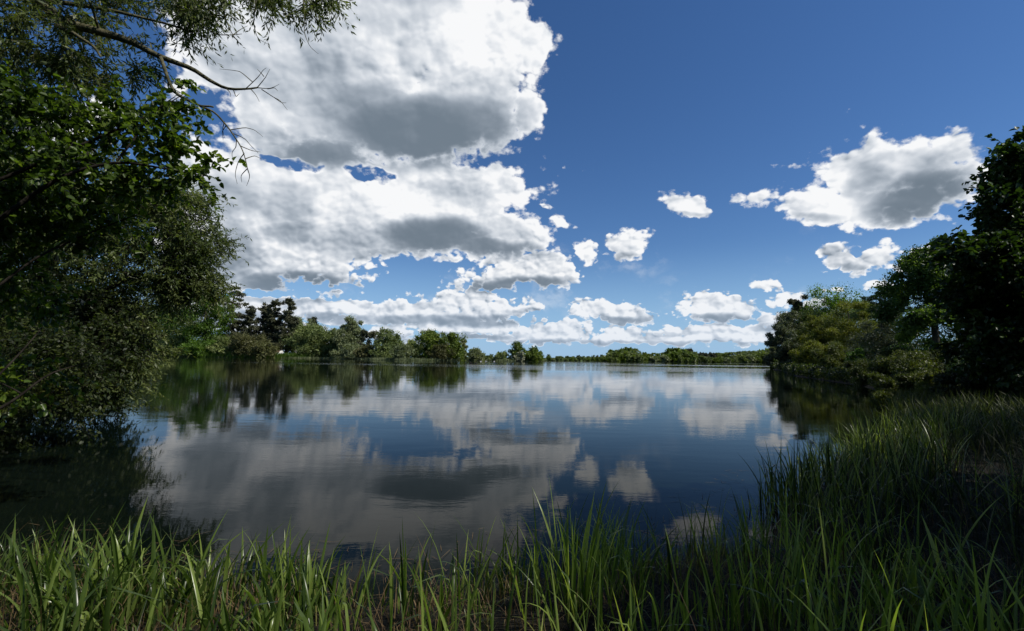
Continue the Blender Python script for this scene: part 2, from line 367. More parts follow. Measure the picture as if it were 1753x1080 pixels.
G_OAK = foliage('oak_leaves', [(0.042, 0.07, 0.009), (0.10, 0.14, 0.016), (0.19, 0.235, 0.03)], 0.22, 0.6, 0.9, 0.22)
G_MID = foliage('mixed_leaves', [(0.0671, 0.0952, 0.0317), (0.1342, 0.1684, 0.0512), (0.2196, 0.244, 0.0793)], 0.2, 0.6, 0.9, 0.2)
G_PALE = foliage('pale_willow_leaves', [(0.084, 0.108, 0.0504), (0.156, 0.18, 0.084), (0.252, 0.264, 0.12)], 0.2, 0.6, 0.9, 0.22)
G_COPPER = foliage('budding_leaves', [(0.045, 0.048, 0.018), (0.09, 0.09, 0.03), (0.12, 0.14, 0.045)], 0.2, 0.6, 0.9, 0.3)
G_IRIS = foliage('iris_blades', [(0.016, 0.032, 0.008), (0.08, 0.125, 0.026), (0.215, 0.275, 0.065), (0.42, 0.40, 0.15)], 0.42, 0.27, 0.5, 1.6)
G_SEDGE = foliage('sedge_blades', [(0.014, 0.024, 0.006), (0.06, 0.075, 0.016), (0.15, 0.16, 0.035), (0.30, 0.26, 0.10)], 0.35, 0.36, 0.6, 1.3)
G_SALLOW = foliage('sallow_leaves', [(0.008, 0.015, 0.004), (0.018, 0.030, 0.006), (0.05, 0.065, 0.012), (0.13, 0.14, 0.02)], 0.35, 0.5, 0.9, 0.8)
G_SYCAMORE = foliage('dark_sycamore_leaves', [(0.0145, 0.0348, 0.0072), (0.0435, 0.0841, 0.0145), (0.203, 0.2755, 0.0508)], 0.36, 0.45, 0.9, 0.8)  # the sycamore's own leaf colours, with darker lower stops
G_SHADE_BLADES = foliage('shade_tinted_blades', [(0.008, 0.016, 0.005), (0.022, 0.038, 0.010), (0.11, 0.145, 0.04), (0.28, 0.31, 0.11)], 0.38, 0.27, 0.5, 1.6)  # darker variant of the iris blades, with bank shade put into the colour
G_SHADE = foliage('shade_tinted_grass', [(0.005, 0.008, 0.003), (0.012, 0.018, 0.005), (0.028, 0.036, 0.010), (0.07, 0.075, 0.025)], 0.2, 0.7, 0.35, 1.3)  # leaf colours near black, carrying the right bank's deep shade
G_DEAD = foliage('dead_stems', [(0.05, 0.03, 0.014), (0.12, 0.08, 0.035), (0.26, 0.19, 0.09)], 0.15, 0.7, 0.3, 2)
G_BLOSSOM = foliage('blossom', [(0.12, 0.13, 0.08), (0.3, 0.3, 0.22), (0.5, 0.5, 0.42)], 0.2, 0.6, 0.6, 0.4)
BARK = simple('bark', (0.035, 0.030, 0.020), (0.075, 0.068, 0.045), 9, 0.9, 0.15, 0.6, 40, (1, 1, 0.4))
BARK_PALE = simple('mossy_branch_bark', (0.05, 0.05, 0.022), (0.13, 0.12, 0.07), 14, 0.85, 0.2, 0.6, 60)
BARK_DARK = simple('dark_bark', (0.012, 0.010, 0.008), (0.030, 0.026, 0.02), 9, 0.9, 0.1, 0.5, 40)
BARK_DEAD = simple('bleached_wood', (0.28, 0.24, 0.18), (0.45, 0.40, 0.32), 2, 0.8, 0.2)
WHITEWALL = simple('whitewashed_wall', (0.62, 0.61, 0.58), (0.72, 0.71, 0.68), 1.5)
ROOFTILE = simple('brown_roof_tiles', (0.10, 0.065, 0.045), (0.17, 0.11, 0.075), 3)
DARKGLASS = simple('window_glass', (0.02, 0.025, 0.03), (0.04, 0.05, 0.06), 1, 0.1, 0.6)
HULL = simple('white_boat_paint', (0.68, 0.69, 0.70), (0.75, 0.76, 0.77), 1, 0.4, 0.5)
FEATHER = simple('white_feathers', (0.70, 0.69, 0.66), (0.8, 0.79, 0.76), 8)
DARKFEATHER = simple('dark_feathers', (0.02, 0.018, 0.016), (0.05, 0.045, 0.04), 8)
BEAK = simple('orange_beak', (0.5, 0.2, 0.03), (0.6, 0.25, 0.04), 8)
SAND = simple('sand', (0.42, 0.30, 0.19), (0.55, 0.42, 0.28), 0.3)

# water: dark green-brown lake with small ripples; wind roughens bands of it far out
WATER, o = mat('lake_water')
pos = N.new('ShaderNodeTexCoord').outputs['Object']
sp = N.new('ShaderNodeSeparateXYZ'); N.put(sp.inputs[0], pos)
fary = smooth(sp.outputs[1], 6.0, 90.0)
band = smooth(noise(V('MULTIPLY', pos, (0.0035, 0.016, 1)), 1.0, 3, 0.5), 0.47, 0.56)
band = M('MULTIPLY', band, smooth(sp.outputs[1], 40.0, 150.0))
h1 = noise(V('MULTIPLY', pos, (0.8, 2.0, 1)), 1.1, 3, 0.5, dist=0.4)
h2 = noise(V('MULTIPLY', pos, (1.2, 2.6, 1)), 7.0, 3, 0.55)
h3 = noise(V('MULTIPLY', pos, (1.0, 1.8, 1)), 0.22, 2, 0.5)
calm = smooth(noise(pos, 0.35, 2), 0.35, 0.65, 0.35, 1.0)
hh = M('ADD', M('MULTIPLY', h1, 0.0019), M('ADD', M('MULTIPLY', M('MULTIPLY', h2, calm), 0.0007), M('MULTIPLY', h3, 0.007)))
hh = M('ADD', hh, M('MULTIPLY', M('MULTIPLY', h2, band), 0.012))
bn = N.new('ShaderNodeBump'); bn.inputs['Strength'].default_value = 1.0; bn.inputs['Distance'].default_value = 1.0
N.put(bn.inputs['Height'], hh)
b = principled(mixc(smooth(noise(pos, 0.12, 3), 0.4, 0.62), (0.0015, 0.0035, 0.0025), (0.0035, 0.006, 0.004)), M('MULTIPLY_ADD', band, 0.05, 0.005), 0.09, 1.333, bn.outputs[0])
N.t.links.new(b.outputs[0], o.inputs[0])

# ground: dark mud near the water, grass further up the banks
GROUND, o = mat('bank_ground')
pos = N.new('ShaderNodeTexCoord').outputs['Object']
sp = N.new('ShaderNodeSeparateXYZ'); N.put(sp.inputs[0], pos)
mud = mixc(smooth(noise(pos, 9, 5), 0.4, 0.62), (0.005, 0.005, 0.003), (0.016, 0.014, 0.008))
grs = mixc(smooth(noise(pos, 1.6, 6), 0.35, 0.65), (0.035, 0.06, 0.012), (0.09, 0.13, 0.03))
fld = mixc(smooth(noise(pos, 0.01, 3), 0.45, 0.55), (0.05, 0.075, 0.02), (0.09, 0.125, 0.035))
far = smooth(sp.outputs[1], 140, 190)
g = mixc(smooth(sp.outputs[2], 0.7, 1.2), mud, grs)
g = mixc(far, g, fld)
bn = N.new('ShaderNodeBump'); bn.inputs['Strength'].default_value = 0.8; bn.inputs['Distance'].default_value = 0.03
N.put(bn.inputs['Height'], noise(pos, 25, 5))
b = principled(g, 0.9, 0.2, normal=bn.outputs[0]); N.t.links.new(b.outputs[0], o.inputs[0])

# ------------------------------------------------------------------ lake outline and terrain
LAKE = np.array([(-14, 11.5), (-9, 7), (-6, 4.4), (-4.2, 3.7), (-2.5, 3.45), (-1.2, 3.35), (-0.5, 3.45), (0.2, 3.9), (0.9, 4.1), (1.8, 4.3), (2.5, 4.5),
    (3.0, 5.2), (3.6, 6.1), (4.8, 7.0), (6.6, 8.6), (9.5, 11.5), (14, 17), (20, 24), (27, 35), (36, 58), (54, 92), (63, 112), (74, 128), (110, 160),
    (240, 300), (420, 520), (520, 700), (250, 560), (120, 480), (60, 440), (28, 400), (24, 318), (-2, 300), (-14, 312), (-30, 318), (-34, 272), (-46, 262), (-57, 252), (-75, 268), (-99, 302), (-124, 336), (-149, 344),
    (-165, 336), (-182, 324), (-206, 322), (-228, 324), (-246, 336), (-330, 420), (-440, 470), (-560, 400), (-600, 200), (-300, 110), (-120, 50), (-50, 27), (-28, 18), (-19, 15)], float)
def lake_sd(P):
    """signed distance to the shore, negative on the water"""
    P = np.asarray(P, float); A = LAKE; B = np.roll(LAKE, -1, 0)
    best = np.full(len(P), 1e9); inside = np.zeros(len(P), bool)
    for a, b in zip(A, B):
        ab = b - a; t = np.clip(((P - a) @ ab) / (ab @ ab), 0, 1)
        best = np.minimum(best, np.linalg.norm(P - a - t[:, None] * ab, axis=1))
        c = (a[1] > P[:, 1]) != (b[1] > P[:, 1])
        if abs(b[1] - a[1]) > 1e-9: inside ^= c & (P[:, 0] < (b[0] - a[0]) * (P[:, 1] - a[1]) / (b[1] - a[1]) + a[0])
    return np.where(inside, -best, best)
def ground_z(P):
    P = np.asarray(P, float).reshape(-1, 2); s = lake_sd(P); r = np.linalg.norm(P, axis=1)
    z = np.where(s < 0, np.maximum(-1.5, s * 0.35), 0.05 + 0.30 * (1 - np.exp(-np.maximum(s, 0) / 0.9)))
    z += np.where(s > 2, np.minimum((s - 2) * 0.035, 1.2), 0)
    z += np.where(s > 30, np.minimum((s - 30) * 0.035, 9.0) * np.clip((P[:, 1] - 200) / 200, 0, 1) * np.clip((P[:, 0] - 130) / 120, 0, 1), 0)
    z += np.where(s > 0, 0.05 * np.sin(P[:, 0] * 2.1 + 1) * np.sin(P[:, 1] * 2.7) * np.minimum(s, 1), 0)
    return z
na, nr = 360, 150
th = np.linspace(0, 2 * math.pi, na, endpoint=False)
rr = np.concatenate([[0.0], np.geomspace(0.4, 9000, nr - 1)])
X = np.concatenate([(rr[:, None] * np.sin(th)[None]).ravel()]); Y = (rr[:, None] * np.cos(th)[None]).ravel()
Pg = np.stack([X, Y], 1); zg = ground_z(Pg)
i = np.arange(nr - 1)[:, None] * na; j = np.arange(na)[None]; k = (j + 1) % na
gm = MB().add(np.stack([X, Y, zg], 1), np.stack([i + j, i + na + j, i + na + k, i + k], -1).reshape(-1, 4))
tag(gm.build('ground', GROUND, smooth=True), kind='structure')
wm = MB().add([(-900, -20, 0), (900, -20, 0), (900, 900, 0), (-900, 900, 0)], [[0, 1, 2, 3]])
tag(wm.build('water', WATER), kind='structure')

# ------------------------------------------------------------------ trees
def tree(name, base, label, group=None, cat='tree', trunk=None, limbs=(), lobes=(), ncl=60, rcl=0.9, ntw=0, tw=0.0, nleaf=8000, ll=0.2, lw=0.1,
         mat_=None, bark=BARK, shape='quad', droop=0.0, rtrunk=0.25, shell=0.5, flat=0.75, limbr=0.06, up=0.5, seed=1, stray=0.0, limbn=None):
    """a trunk with limbs that reach clusters of twigs; leaves sit along the twigs.  All coordinates are relative to base"""
    r = np.random.default_rng(seed)
    root = empty(name, base); tag(root, label, cat, group)
    wood = MB(); nodes = []; nrad = []
    if trunk is None:
        top = max(l[2] + l[5] * 0.5 for l in lobes); cx = np.mean([l[0] for l in lobes]); cy_ = np.mean([l[1] for l in lobes])
        trunk = [(0, 0, -0.4), (cx * 0.1, cy_ * 0.1, top * 0.3), (cx * 0.5, cy_ * 0.5, top * 0.65), (cx * 0.8, cy_ * 0.8, top)]
    tr = np.array(trunk, float); n = 12
    tt = np.linspace(0, len(tr) - 1, n); pts = np.stack([np.interp(tt, range(len(tr)), tr[:, c]) for c in range(3)], 1)
    pts[1:-1] += r.normal(0, rtrunk * 0.25, (n - 2, 3)) * (1, 1, 0)
    rad = rtrunk * np.linspace(1.15, 0.18, n); rad[0] *= 1.35
    tube(wood, pts, rad, 9)
    nodes += list(pts[3:]); nrad += list(rad[3:])
    for lb in limbs:                                  # explicit limbs: (points, r0, r1)
        P, r0, r1 = lb; P = np.array(P, float)
        t2 = np.linspace(0, len(P) - 1, len(P) * 3); q = np.stack([np.interp(t2, range(len(P)), P[:, c]) for c in range(3)], 1)
        q[1:-1] += r.normal(0, r1 * 0.8, (len(q) - 2, 3)); q2 = q.copy(); q2[1:-1] = (q[:-2] + 2 * q[1:-1] + q[2:]) / 4
        rd = np.linspace(r0, r1, len(q)); tube(wood, q2, rd, 7)
        nodes += list(q2[2:]); nrad += list(rd[2:])
    cl, _ = in_lobes(lobes, ncl, shell, r)
    order = np.argsort(np.linalg.norm(cl - np.array(nodes[0]), axis=1))
    lim = limbn if limbn is not None else ncl
    for idx in order[:lim]:
        c = cl[idx]; nd = np.array(nodes); dist = np.linalg.norm(nd - c, axis=1) + np.maximum(0, nd[:, 2] - c[2]) * 0.8
        b = int(np.argmin(dist)); q = curve(nd[b], c, 0.08 if not droop else 0.15, 0.07, 6, r)
        r0 = min(nrad[b] * 0.75, limbr); rd = np.linspace(r0, r0 * 0.35, 6); tube(wood, q, rd, 5)
        nodes += list(q[2::2]); nrad += list(rd[2::2])
    crown = MB()
    if ntw:                                           # real twigs with leaves along them
        k = r.choice(ncl, ntw); dirs = rsphere(ntw, r); dirs[:, 2] = dirs[:, 2] * 0.8 - droop * r.random(ntw)
        dirs = unit(dirs); out = unit(cl[k] - np.mean(cl, 0)); dirs = unit(dirs + out * 0.35)
        Ln = tw * (0.5 + r.random((ntw, 1)))
        S = cl[k] + r.normal(0, rcl * 0.25, (ntw, 3)); E = S + dirs * Ln; E[:, 2] -= droop * Ln[:, 0] * 0.5
        mid = twigs(wood, S, E, limbr * 0.10 + 0.001, 0.08)
        m = max(1, nleaf // ntw); t = np.linspace(0.12, 1.0, m)[None, :, None] + r.normal(0, 0.03, (ntw, m, 1)); t = np.clip(t, 0, 1)
        P = (1 - t) ** 2 * S[:, None] + 2 * t * (1 - t) * (mid[:, None] * 2 - (S + E)[:, None] / 2) + t ** 2 * E[:, None]
        ax = (E - S)[:, None] / Ln[:, None] * 0.6 + rsphere(ntw * m, r).reshape(ntw, m, 3) * 0.75; ax[..., 2] -= droop * 0.5 + 0.15
        P = P.reshape(-1, 3); ax = ax.reshape(-1, 3)
        var = np.clip(np.repeat(r.random(ntw) * 0.6, m) + r.random(ntw * m) * 0.45, 0, 1)
    else:
        k = r.choice(ncl, nleaf); csz = 0.55 + 0.9 * r.random(ncl)
        core = r.random(nleaf) < 0.22                 # larger sprays deep inside the clusters
        g = r.normal(0, 1, (nleaf, 3)); g = g / np.maximum(np.linalg.norm(g, axis=1, keepdims=True), 0.7) * (0.35 + 0.75 * r.random((nleaf, 1)) ** 0.5)
        g[core] *= 0.62
        P = cl[k] + g * rcl * csz[k][:, None] * (1, 1, flat)
        ax = rsphere(nleaf, r); ax[:, 2] -= droop + 0.2
        cv = r.random(ncl) * 0.5; var = np.clip(cv[k] + r.random(nleaf) * 0.5, 0, 1)
    nn = rsphere(len(P), r) * (1 - up) + np.array([0, 0, 1]) * up
    sz = 0.65 + 0.6 * r.random(len(P))
    if not ntw: sz = np.where(core, sz * 2.3, sz)
    leaves(crown, P, ax, nn, ll * sz, lw * sz, var, shape)
    wood.build('trunk', bark, root, smooth=True)
    crown.build('crown', mat_, root)
    return root
def rel(p, base): return tuple(np.asarray(p, float) - np.asarray(base, float))
def lobe(x, y, rx, ry, Y, base, depth=1.0):
    """ellipsoid of foliage at a real distance, size measured off the photograph"""
    p = at(x, y, Y); s = Y / FPX
    q = rel(p, base); return (q[0], q[1], q[2], rx * s, (rx + ry) / 2 * s * depth, ry * s)
def foot(x, Y): 
    p = at(x, 610, Y); z = float(ground_z([(p[0], Y)])[0]); return np.array([p[0], Y, max(z, -0.1)])

# ------------------------------------------------------------------ trees across the lake
def lobes_for(shape, H, Wd, r):
    out = []
    if shape == 'pine':
        z = 0.16
        while z < 0.95:
            w = Wd * (1.0 - 0.55 * (z - 0.16) / 0.8) * (0.6 + 0.5 * r.random())
            for q in range(3):
                a = r.random() * 6.28; rad = w * (0.35 + 0.4 * r.random())
                out.append((math.cos(a) * rad, math.sin(a) * rad, z * H + r.normal(0, 0.01 * H), w * 0.5, w * 0.5, H * 0.024))
            z += 0.042 + 0.03 * r.random()
        out.append((0, 0, 0.975 * H, Wd * 0.22, Wd * 0.22, H * 0.045))
        return out
    lo, hi, k = {'round': (0.08, 0.93, 10), 'bush': (0.02, 0.88, 9), 'tall': (0.14, 0.95, 10), 'sparse': (0.3, 0.95, 11), 'weep': (0.04, 0.90, 9)}[shape]
    for q in range(k):
        z = lo + (hi - lo) * (q + 0.5) / k
        env = math.sqrt(max(0.05, 1 - ((z - 0.45) / 0.58) ** 2))
        a = q * 2.4 + r.random(); rad = Wd * env * (0.30 + 0.30 * r.random())
        s = Wd * env * (0.50 + 0.22 * r.random()) * (0.62 if shape == 'sparse' else 1)
        out.append((math.cos(a) * rad, math.sin(a) * rad * 0.9, z * H, s, s, min(s * 0.9, H * 0.22)))
    out.append((0, 0, (1 - 0.14) * H, Wd * 0.34, Wd * 0.34, H * 0.14))
    return out
def far_tree(name, form, x, top, hw, Y, m, label, group=None, cat='tree', dens=4.0, seed=None, ls=0.0023, bark=BARK, **kw):
    if x < 700: Y *= float(np.interp(x, [560, 700], [1.6, 1.0]))   # the left shore curves away
    if x < 700: hw *= 1.14
    b = foot(x, Y); H = max(0.5, at(x, top, Y)[2] - b[2]) * (1.08 if form != 'pine' else 1.02); Wd = hw * Y / FPX * 1.08
    seed = seed if seed is not None else int(x * 7 + top) % 9973
    r = np.random.default_rng(seed)
    ll = max(0.05, Y * ls); lw = ll * (0.35 if form in ('weep', 'pine') else 0.6)
    dens *= 1.0
    n = int(np.clip(math.pi * Wd * H / 2 * dens * 1.7 / (ll * lw * 0.5), 1500, 34000))
    ncl = {'pine': 300, 'sparse': 45}.get(form, int(np.clip(40 + Wd * H * 0.5, 50, 130)))
    sz = min(Wd, H)
    return tree(name, b, label, group, cat, lobes=lobes_for(form, H, Wd, r), ncl=ncl, rcl=sz * {'sparse': 0.15, 'pine': 0.11}.get(form, 0.24), nleaf=n, ll=ll, lw=lw,
                mat_=m, bark=bark, rtrunk=max(0.03, H * 0.022), limbr=H * 0.008, flat=0.35 if form == 'pine' else 0.8,
                droop=0.9 if form == 'weep' else 0.1, seed=seed, up=0.45, trunk=[(0, 0, -0.4), (0.02 * H, 0, 0.4 * H), (0, 0, 0.72 * H), (0, 0, (0.99 if form == 'pine' else 0.9) * H)], **kw)

PINES = 'tall pines on the left shore'
# far left wood, seen under and beside the overhanging branches
far_tree('broadleaf_tree', 'round', 345, 492, 42, 215, G_BRIGHT, 'big bright green broadleaf tree left of the pines on the far bank')
far_tree('broadleaf_tree', 'round', 290, 515, 40, 240, G_MID, 'dull green tree half hidden by the near willow, left of the bright green tree')
far_tree('broadleaf_tree', 'round', 225, 530, 48, 250, G_MID, 'distant green tree glimpsed through the near branches on the left')
far_tree('broadleaf_tree', 'round', 150, 520, 55, 255, G_MID, 'distant tree behind the dense near foliage, further left')
far_tree('pine_tree', 'pine', 394, 494, 30, 225, G_PINE, 'tallest pine with a flat crooked top, beside the bright green tree', PINES, 'pine')
far_tree('pine_tree', 'pine', 425, 528, 24, 222, G_PINE, 'shorter dark pine second from the left in the row', PINES, 'pine', seed=5)
far_tree('pine_tree', 'pine', 447, 522, 22, 230, G_PINE, 'brownish pine in the middle of the pine row', PINES, 'pine', seed=6)
far_tree('pine_tree', 'pine', 466, 514, 19, 226, G_PINE, 'slender pine with a pointed tip near the right end of the row', PINES, 'pine', seed=7)
far_tree('pine_tree', 'pine', 489, 515, 20, 224, G_PINE, 'rightmost pine with open crown, beside the small white cottage', PINES, 'pine', seed=18)
far_tree('pine_tree', 'pine', 533, 544, 15, 262, G_PINE, 'pointed dark pine top rising behind the pale willows', None, 'pine', seed=9)
for x, top, hw, Y, m, lab in [
    (262, 575, 34, 236, G_COPPER, 'low reddish green bush at the far left waterline'),
    (305, 580, 28, 212, G_MID, 'low dull bush left of the bright green tree foot'),
    (340, 587, 26, 204, G_BRIGHT, 'low light green shrub under the bright green tree'),
    (382, 580, 20, 206, G_MID, 'dark undergrowth shrub at the foot of the tallest pine'),
    (422, 576, 24, 207, G_COPPER, 'brownish shrub under the pines by the water'),
    (448, 588, 20, 205, G_COPPER, 'dark rounded shrub at the waterline under the pines')]:
    far_tree('shrub', 'bush', x, top, hw, Y, m, lab, 'shrubs on the left shore', 'shrub', dens=5)
for nm, sh, x, top, hw, Y, m, lab, g, c in [
    ('willow_tree', 'round', 510, 549, 22, 240, G_PALE, 'yellowish pale willow just right of the cottage', 'willows on the left shore', 'willow'),
    ('willow_tree', 'bush', 530, 562, 34, 222, G_MID, 'broad green willow spreading low over the water, right of the cottage', 'willows on the left shore', 'willow'),
    ('willow_tree', 'round', 568, 568, 24, 225, G_MID, 'mid green willow between the broad willow and the tall grey green one', 'willows on the left shore', 'willow'),
    ('willow_tree', 'tall', 597, 551, 22, 235, G_PALE, 'tall grey green willow with a rounded top', 'willows on the left shore', 'willow'),
    ('willow_tree', 'bush', 598, 592, 22, 218, G_PALE, 'low pale willow bush below the tall grey green willow', 'willows on the left shore', 'willow'),
    ('open_tree', 'sparse', 630, 567, 21, 250, G_PINE, 'airy dark tree with sky showing through its branches', None, 'tree'),
    ('shrub', 'bush', 632, 594, 19, 236, G_COPPER, 'reddish brown shrub under the airy tree', None, 'shrub'),
    ('broadleaf_tree', 'round', 665, 570, 20, 258, G_MID, 'tree with a domed top behind the round grey bush', None, 'tree'),
    ('shrub', 'bush', 660, 590, 18, 246, G_MID, 'dark round bush at the water left of the pale dome bush', 'dome bushes on the left shore', 'shrub'),
    ('shrub', 'bush', 688, 592, 17, 250, G_PALE, 'pale dome shaped bush touching the water', 'dome bushes on the left shore', 'shrub'),
    ('broadleaf_tree', 'round', 705, 587, 15, 272, G_MID, 'low tree behind the pale dome bush, left of the big oaks', None, 'tree'),
    ('oak_tree', 'round', 735, 571, 29, 276, G_OAK, 'large rounded yellow green oak, left one of the pair on the point', 'pair of oaks on the point', 'oak'),
    ('oak_tree', 'round', 772, 574, 26, 275, G_OAK, 'large rounded yellow green oak, right one of the pair on the point', 'pair of oaks on the point', 'oak'),
    ('shrub', 'bush', 754, 592, 20, 268, G_COPPER, 'dull brownish shrub between the two oaks', None, 'shrub'),
    ('poplar_tree', 'tall', 793, 581, 6, 284, G_PALE, 'thin pale tree standing against the right oak', None, 'tree'),
    ('shrub', 'bush', 812, 600, 19, 310, G_PALE, 'grey green bushes in the gap right of the oaks', None, 'shrub'),
    ('shrub', 'bush', 838, 609, 16, 318, G_MID, 'very low hedge in the gap between oaks and islet', None, 'shrub'),
    ('shrub', 'bush', 860, 604, 17, 312, G_MID, 'low bush at the left end of the wooded islet', None, 'shrub'),
    ('broadleaf_tree', 'round', 886, 589, 13, 310, G_OAK, 'tallest rounded tree on the wooded islet', None, 'tree'),
    ('blossom_bush', 'bush', 890, 604, 8, 303, G_BLOSSOM, 'small bush with whitish blossom below the tallest islet tree', None, 'shrub'),
    ('broadleaf_tree', 'bush', 912, 597, 19, 311, G_OAK, 'broad low tree at the right end of the wooded islet', None, 'tree')]:
    far_tree(nm, sh, x, top, hw, Y, m, lab, g, c, dens=4.5 if sh != 'sparse' else 1.3)

# woodland on the far shore: a few kinds built once, then copied tree by tree
protos = []
for i, (sh, m, H, Wd) in enumerate([('bush', G_MID, 6, 5.5), ('round', G_OAK, 10, 6), ('round', G_MID, 11, 6.5), ('tall', G_MID, 14, 6), ('bush', G_OAK, 7, 6), ('bush', G_PALE, 6, 6), ('tall', G_PINE, 13, 5)]):
    r = np.random.default_rng(50 + i)
    protos.append(tree('distant_tree', (0, 0, -500), None, None, 'tree', lobes=lobes_for(sh, H, Wd, r), ncl=45, rcl=1.3, nleaf=2600, ll=0.85, lw=0.6, mat_=m, rtrunk=0.22, limbr=0.07, seed=60 + i, limbn=12))
used = set()
def distant(x, top, Y, k, group, label):
    b = foot(x, Y); H0 = [6, 10, 11, 14, 7, 6, 13][k]; H = at(x, top, Y)[2] - b[2]
    p = protos[k]
    if k in used:
        q = p.copy(); C.objects.link(q)
        for ch in list(p.children):
            c = ch.copy(); C.objects.link(c); c.parent = q
    else: used.add(k); q = p
    s = max(0.4, H / H0 * 1.3); q.location = (b[0], b[1], b[2] - 0.3); q.rotation_euler = (0, 0, rng.random() * 6.28)
    q.scale = (s * (0.95 + 0.3 * rng.random()), s * (0.95 + 0.3 * rng.random()), s)
    kind_ = ['low dull green', 'rounded yellow green', 'rounded dull green', 'tall dull green', 'low yellow green', 'low pale', 'tall dark'][k]
    side = 'left of the tall clump' if x < 1040 else 'in the tall clump' if x < 1092 else 'right of the tall clump' if x < 1270 else 'near the sand'
    row = 'on the far waterline' if 'waterside' in group else 'in the far back row'
    tag(q, f'{kind_} tree {row}, {side}', 'tree', group)
sky_line = [(930, 611), (980, 610.5), (1010, 610.5), (1040, 606), (1050, 601), (1088, 600), (1095, 607), (1120, 605), (1146, 606), (1148, 600), (1178, 601), (1186, 606), (1235, 607), (1290, 604), (1325, 600), (1345, 600)]
xs, ts = zip(*sky_line)
def far_edge(x):                                      # where the line of sight meets the far shore
    ys = np.arange(150, 760, 1.0); k = at(x, 610, 1.0)[0]
    return float(ys[lake_sd(np.column_stack([k * ys, ys])) < 0][-1])
x = 925.0
while x < 1345:                                       # front row at the waterline
    Y = far_edge(x) + 3 + 4 * rng.random()
    distant(x, float(np.interp(x, xs, ts)) + 5 + rng.random() * 3, Y, int(rng.choice([0, 1, 4, 5, 2])), 'waterside trees of the far shore', None)
    x += 5.5 + rng.random() * 4
x = 940.0
while x < 1345:                                       # the wood behind it
    Y = far_edge(x) + 22 + 30 * rng.random()
    tall = 1040 < x < 1092
    distant(x, float(np.interp(x, xs, ts)) + rng.random() * 2.5, Y, int(rng.choice([1, 3] if tall else [1, 2, 3, 6])), 'taller trees of the far wood', None)
    x += 5.0 + rng.random() * (2 if tall else 5 if x > 1035 else 9)

# ------------------------------------------------------------------ small things across the water
def box(mb, c, s, a=0.5, rz=0.0):
    v = np.array([(x, y, z) for x in (-.5, .5) for y in (-.5, .5) for z in (-.5, .5)]) * s
    cc, ss = math.cos(rz), math.sin(rz); v = np.stack([v[:, 0] * cc - v[:, 1] * ss, v[:, 0] * ss + v[:, 1] * cc, v[:, 2]], 1) + c
    return mb.add(v, [[0, 1, 3, 2], [4, 6, 7, 5], [0, 4, 5, 1], [2, 3, 7, 6], [0, 2, 6, 4], [1, 5, 7, 3]], a)
# cottage behind the pines
b = foot(470, 262 * 1.6); b[2] = 0.9
cot = tag(empty('cottage', b), 'small white walled cottage with brown roof between the last pine and the willows', 'house')
w = MB(); box(w, (0, 0, 1.4), (7.5, 5, 2.9)); w.add([(-3.75, -2.5, 2.85), (-3.75, 2.5, 2.85), (-3.75, 0, 4.9), (3.75, -2.5, 2.85), (3.75, 2.5, 2.85), (3.75, 0, 4.9)], [[0, 1, 2], [3, 5, 4]])
w.build('wall', WHITEWALL, cot)
rf = MB(); 
for s in (-1, 1): rf.add([(-4.1, s * 2.9, 2.62), (4.1, s * 2.9, 2.62), (4.1, 0, 5.15), (-4.1, 0, 5.15), (-4.1, s * 2.9, 2.80), (4.1, s * 2.9, 2.80), (4.1, 0, 5.33), (-4.1, 0, 5.33)], [[0, 1, 2, 3], [4, 7, 6, 5], [0, 4, 5, 1], [0, 3, 7, 4], [1, 5, 6, 2]])
roof = rf.build('roof', ROOFTILE, cot)
ch = MB(); box(ch, (2.4, 0.3, 5.5), (0.7, 0.7, 1.3)); box(ch, (2.4, 0.3, 6.2), (0.85, 0.85, 0.12)); ch.build('chimney', WHITEWALL, roof)
for wx in (-2.3, 1.9):
    m = MB(); box(m, (wx, -2.53, 1.6), (1.1, 0.10, 1.1)); m.build('window', DARKGLASS, cot)
dm = MB(); box(dm, (-0.2, -2.53, 1.05), (0.95, 0.10, 2.05)); dm.build('door', ROOFTILE, cot)
cot.scale = (1.6, 1.6, 1.6)
# pale dead trunk standing in the water's edge
b = foot(507, 341)
ds = MB(); tube(ds, [(0, 0, -0.3), (0.1, 0, 1.5), (-0.25, 0, 2.9), (-0.3, 0.1, 3.9)], [0.36, 0.28, 0.26, 0.12], 8)
tube(ds, [(-0.2, 0, 2.5), (0.5, 0, 3.4), (0.8, 0, 3.6)], [0.2, 0.13, 0.07], 6); tube(ds, [(-0.25, 0, 2.6), (-1.0, 0, 3.5)], [0.18, 0.08], 6)
o = ds.build('dead_trunk', BARK_DEAD, smooth=True); o.location = b; o.scale = (1.5, 1.5, 1.5); tag(o, 'pale bleached dead trunk with broken forks at the waterline', 'dead tree')
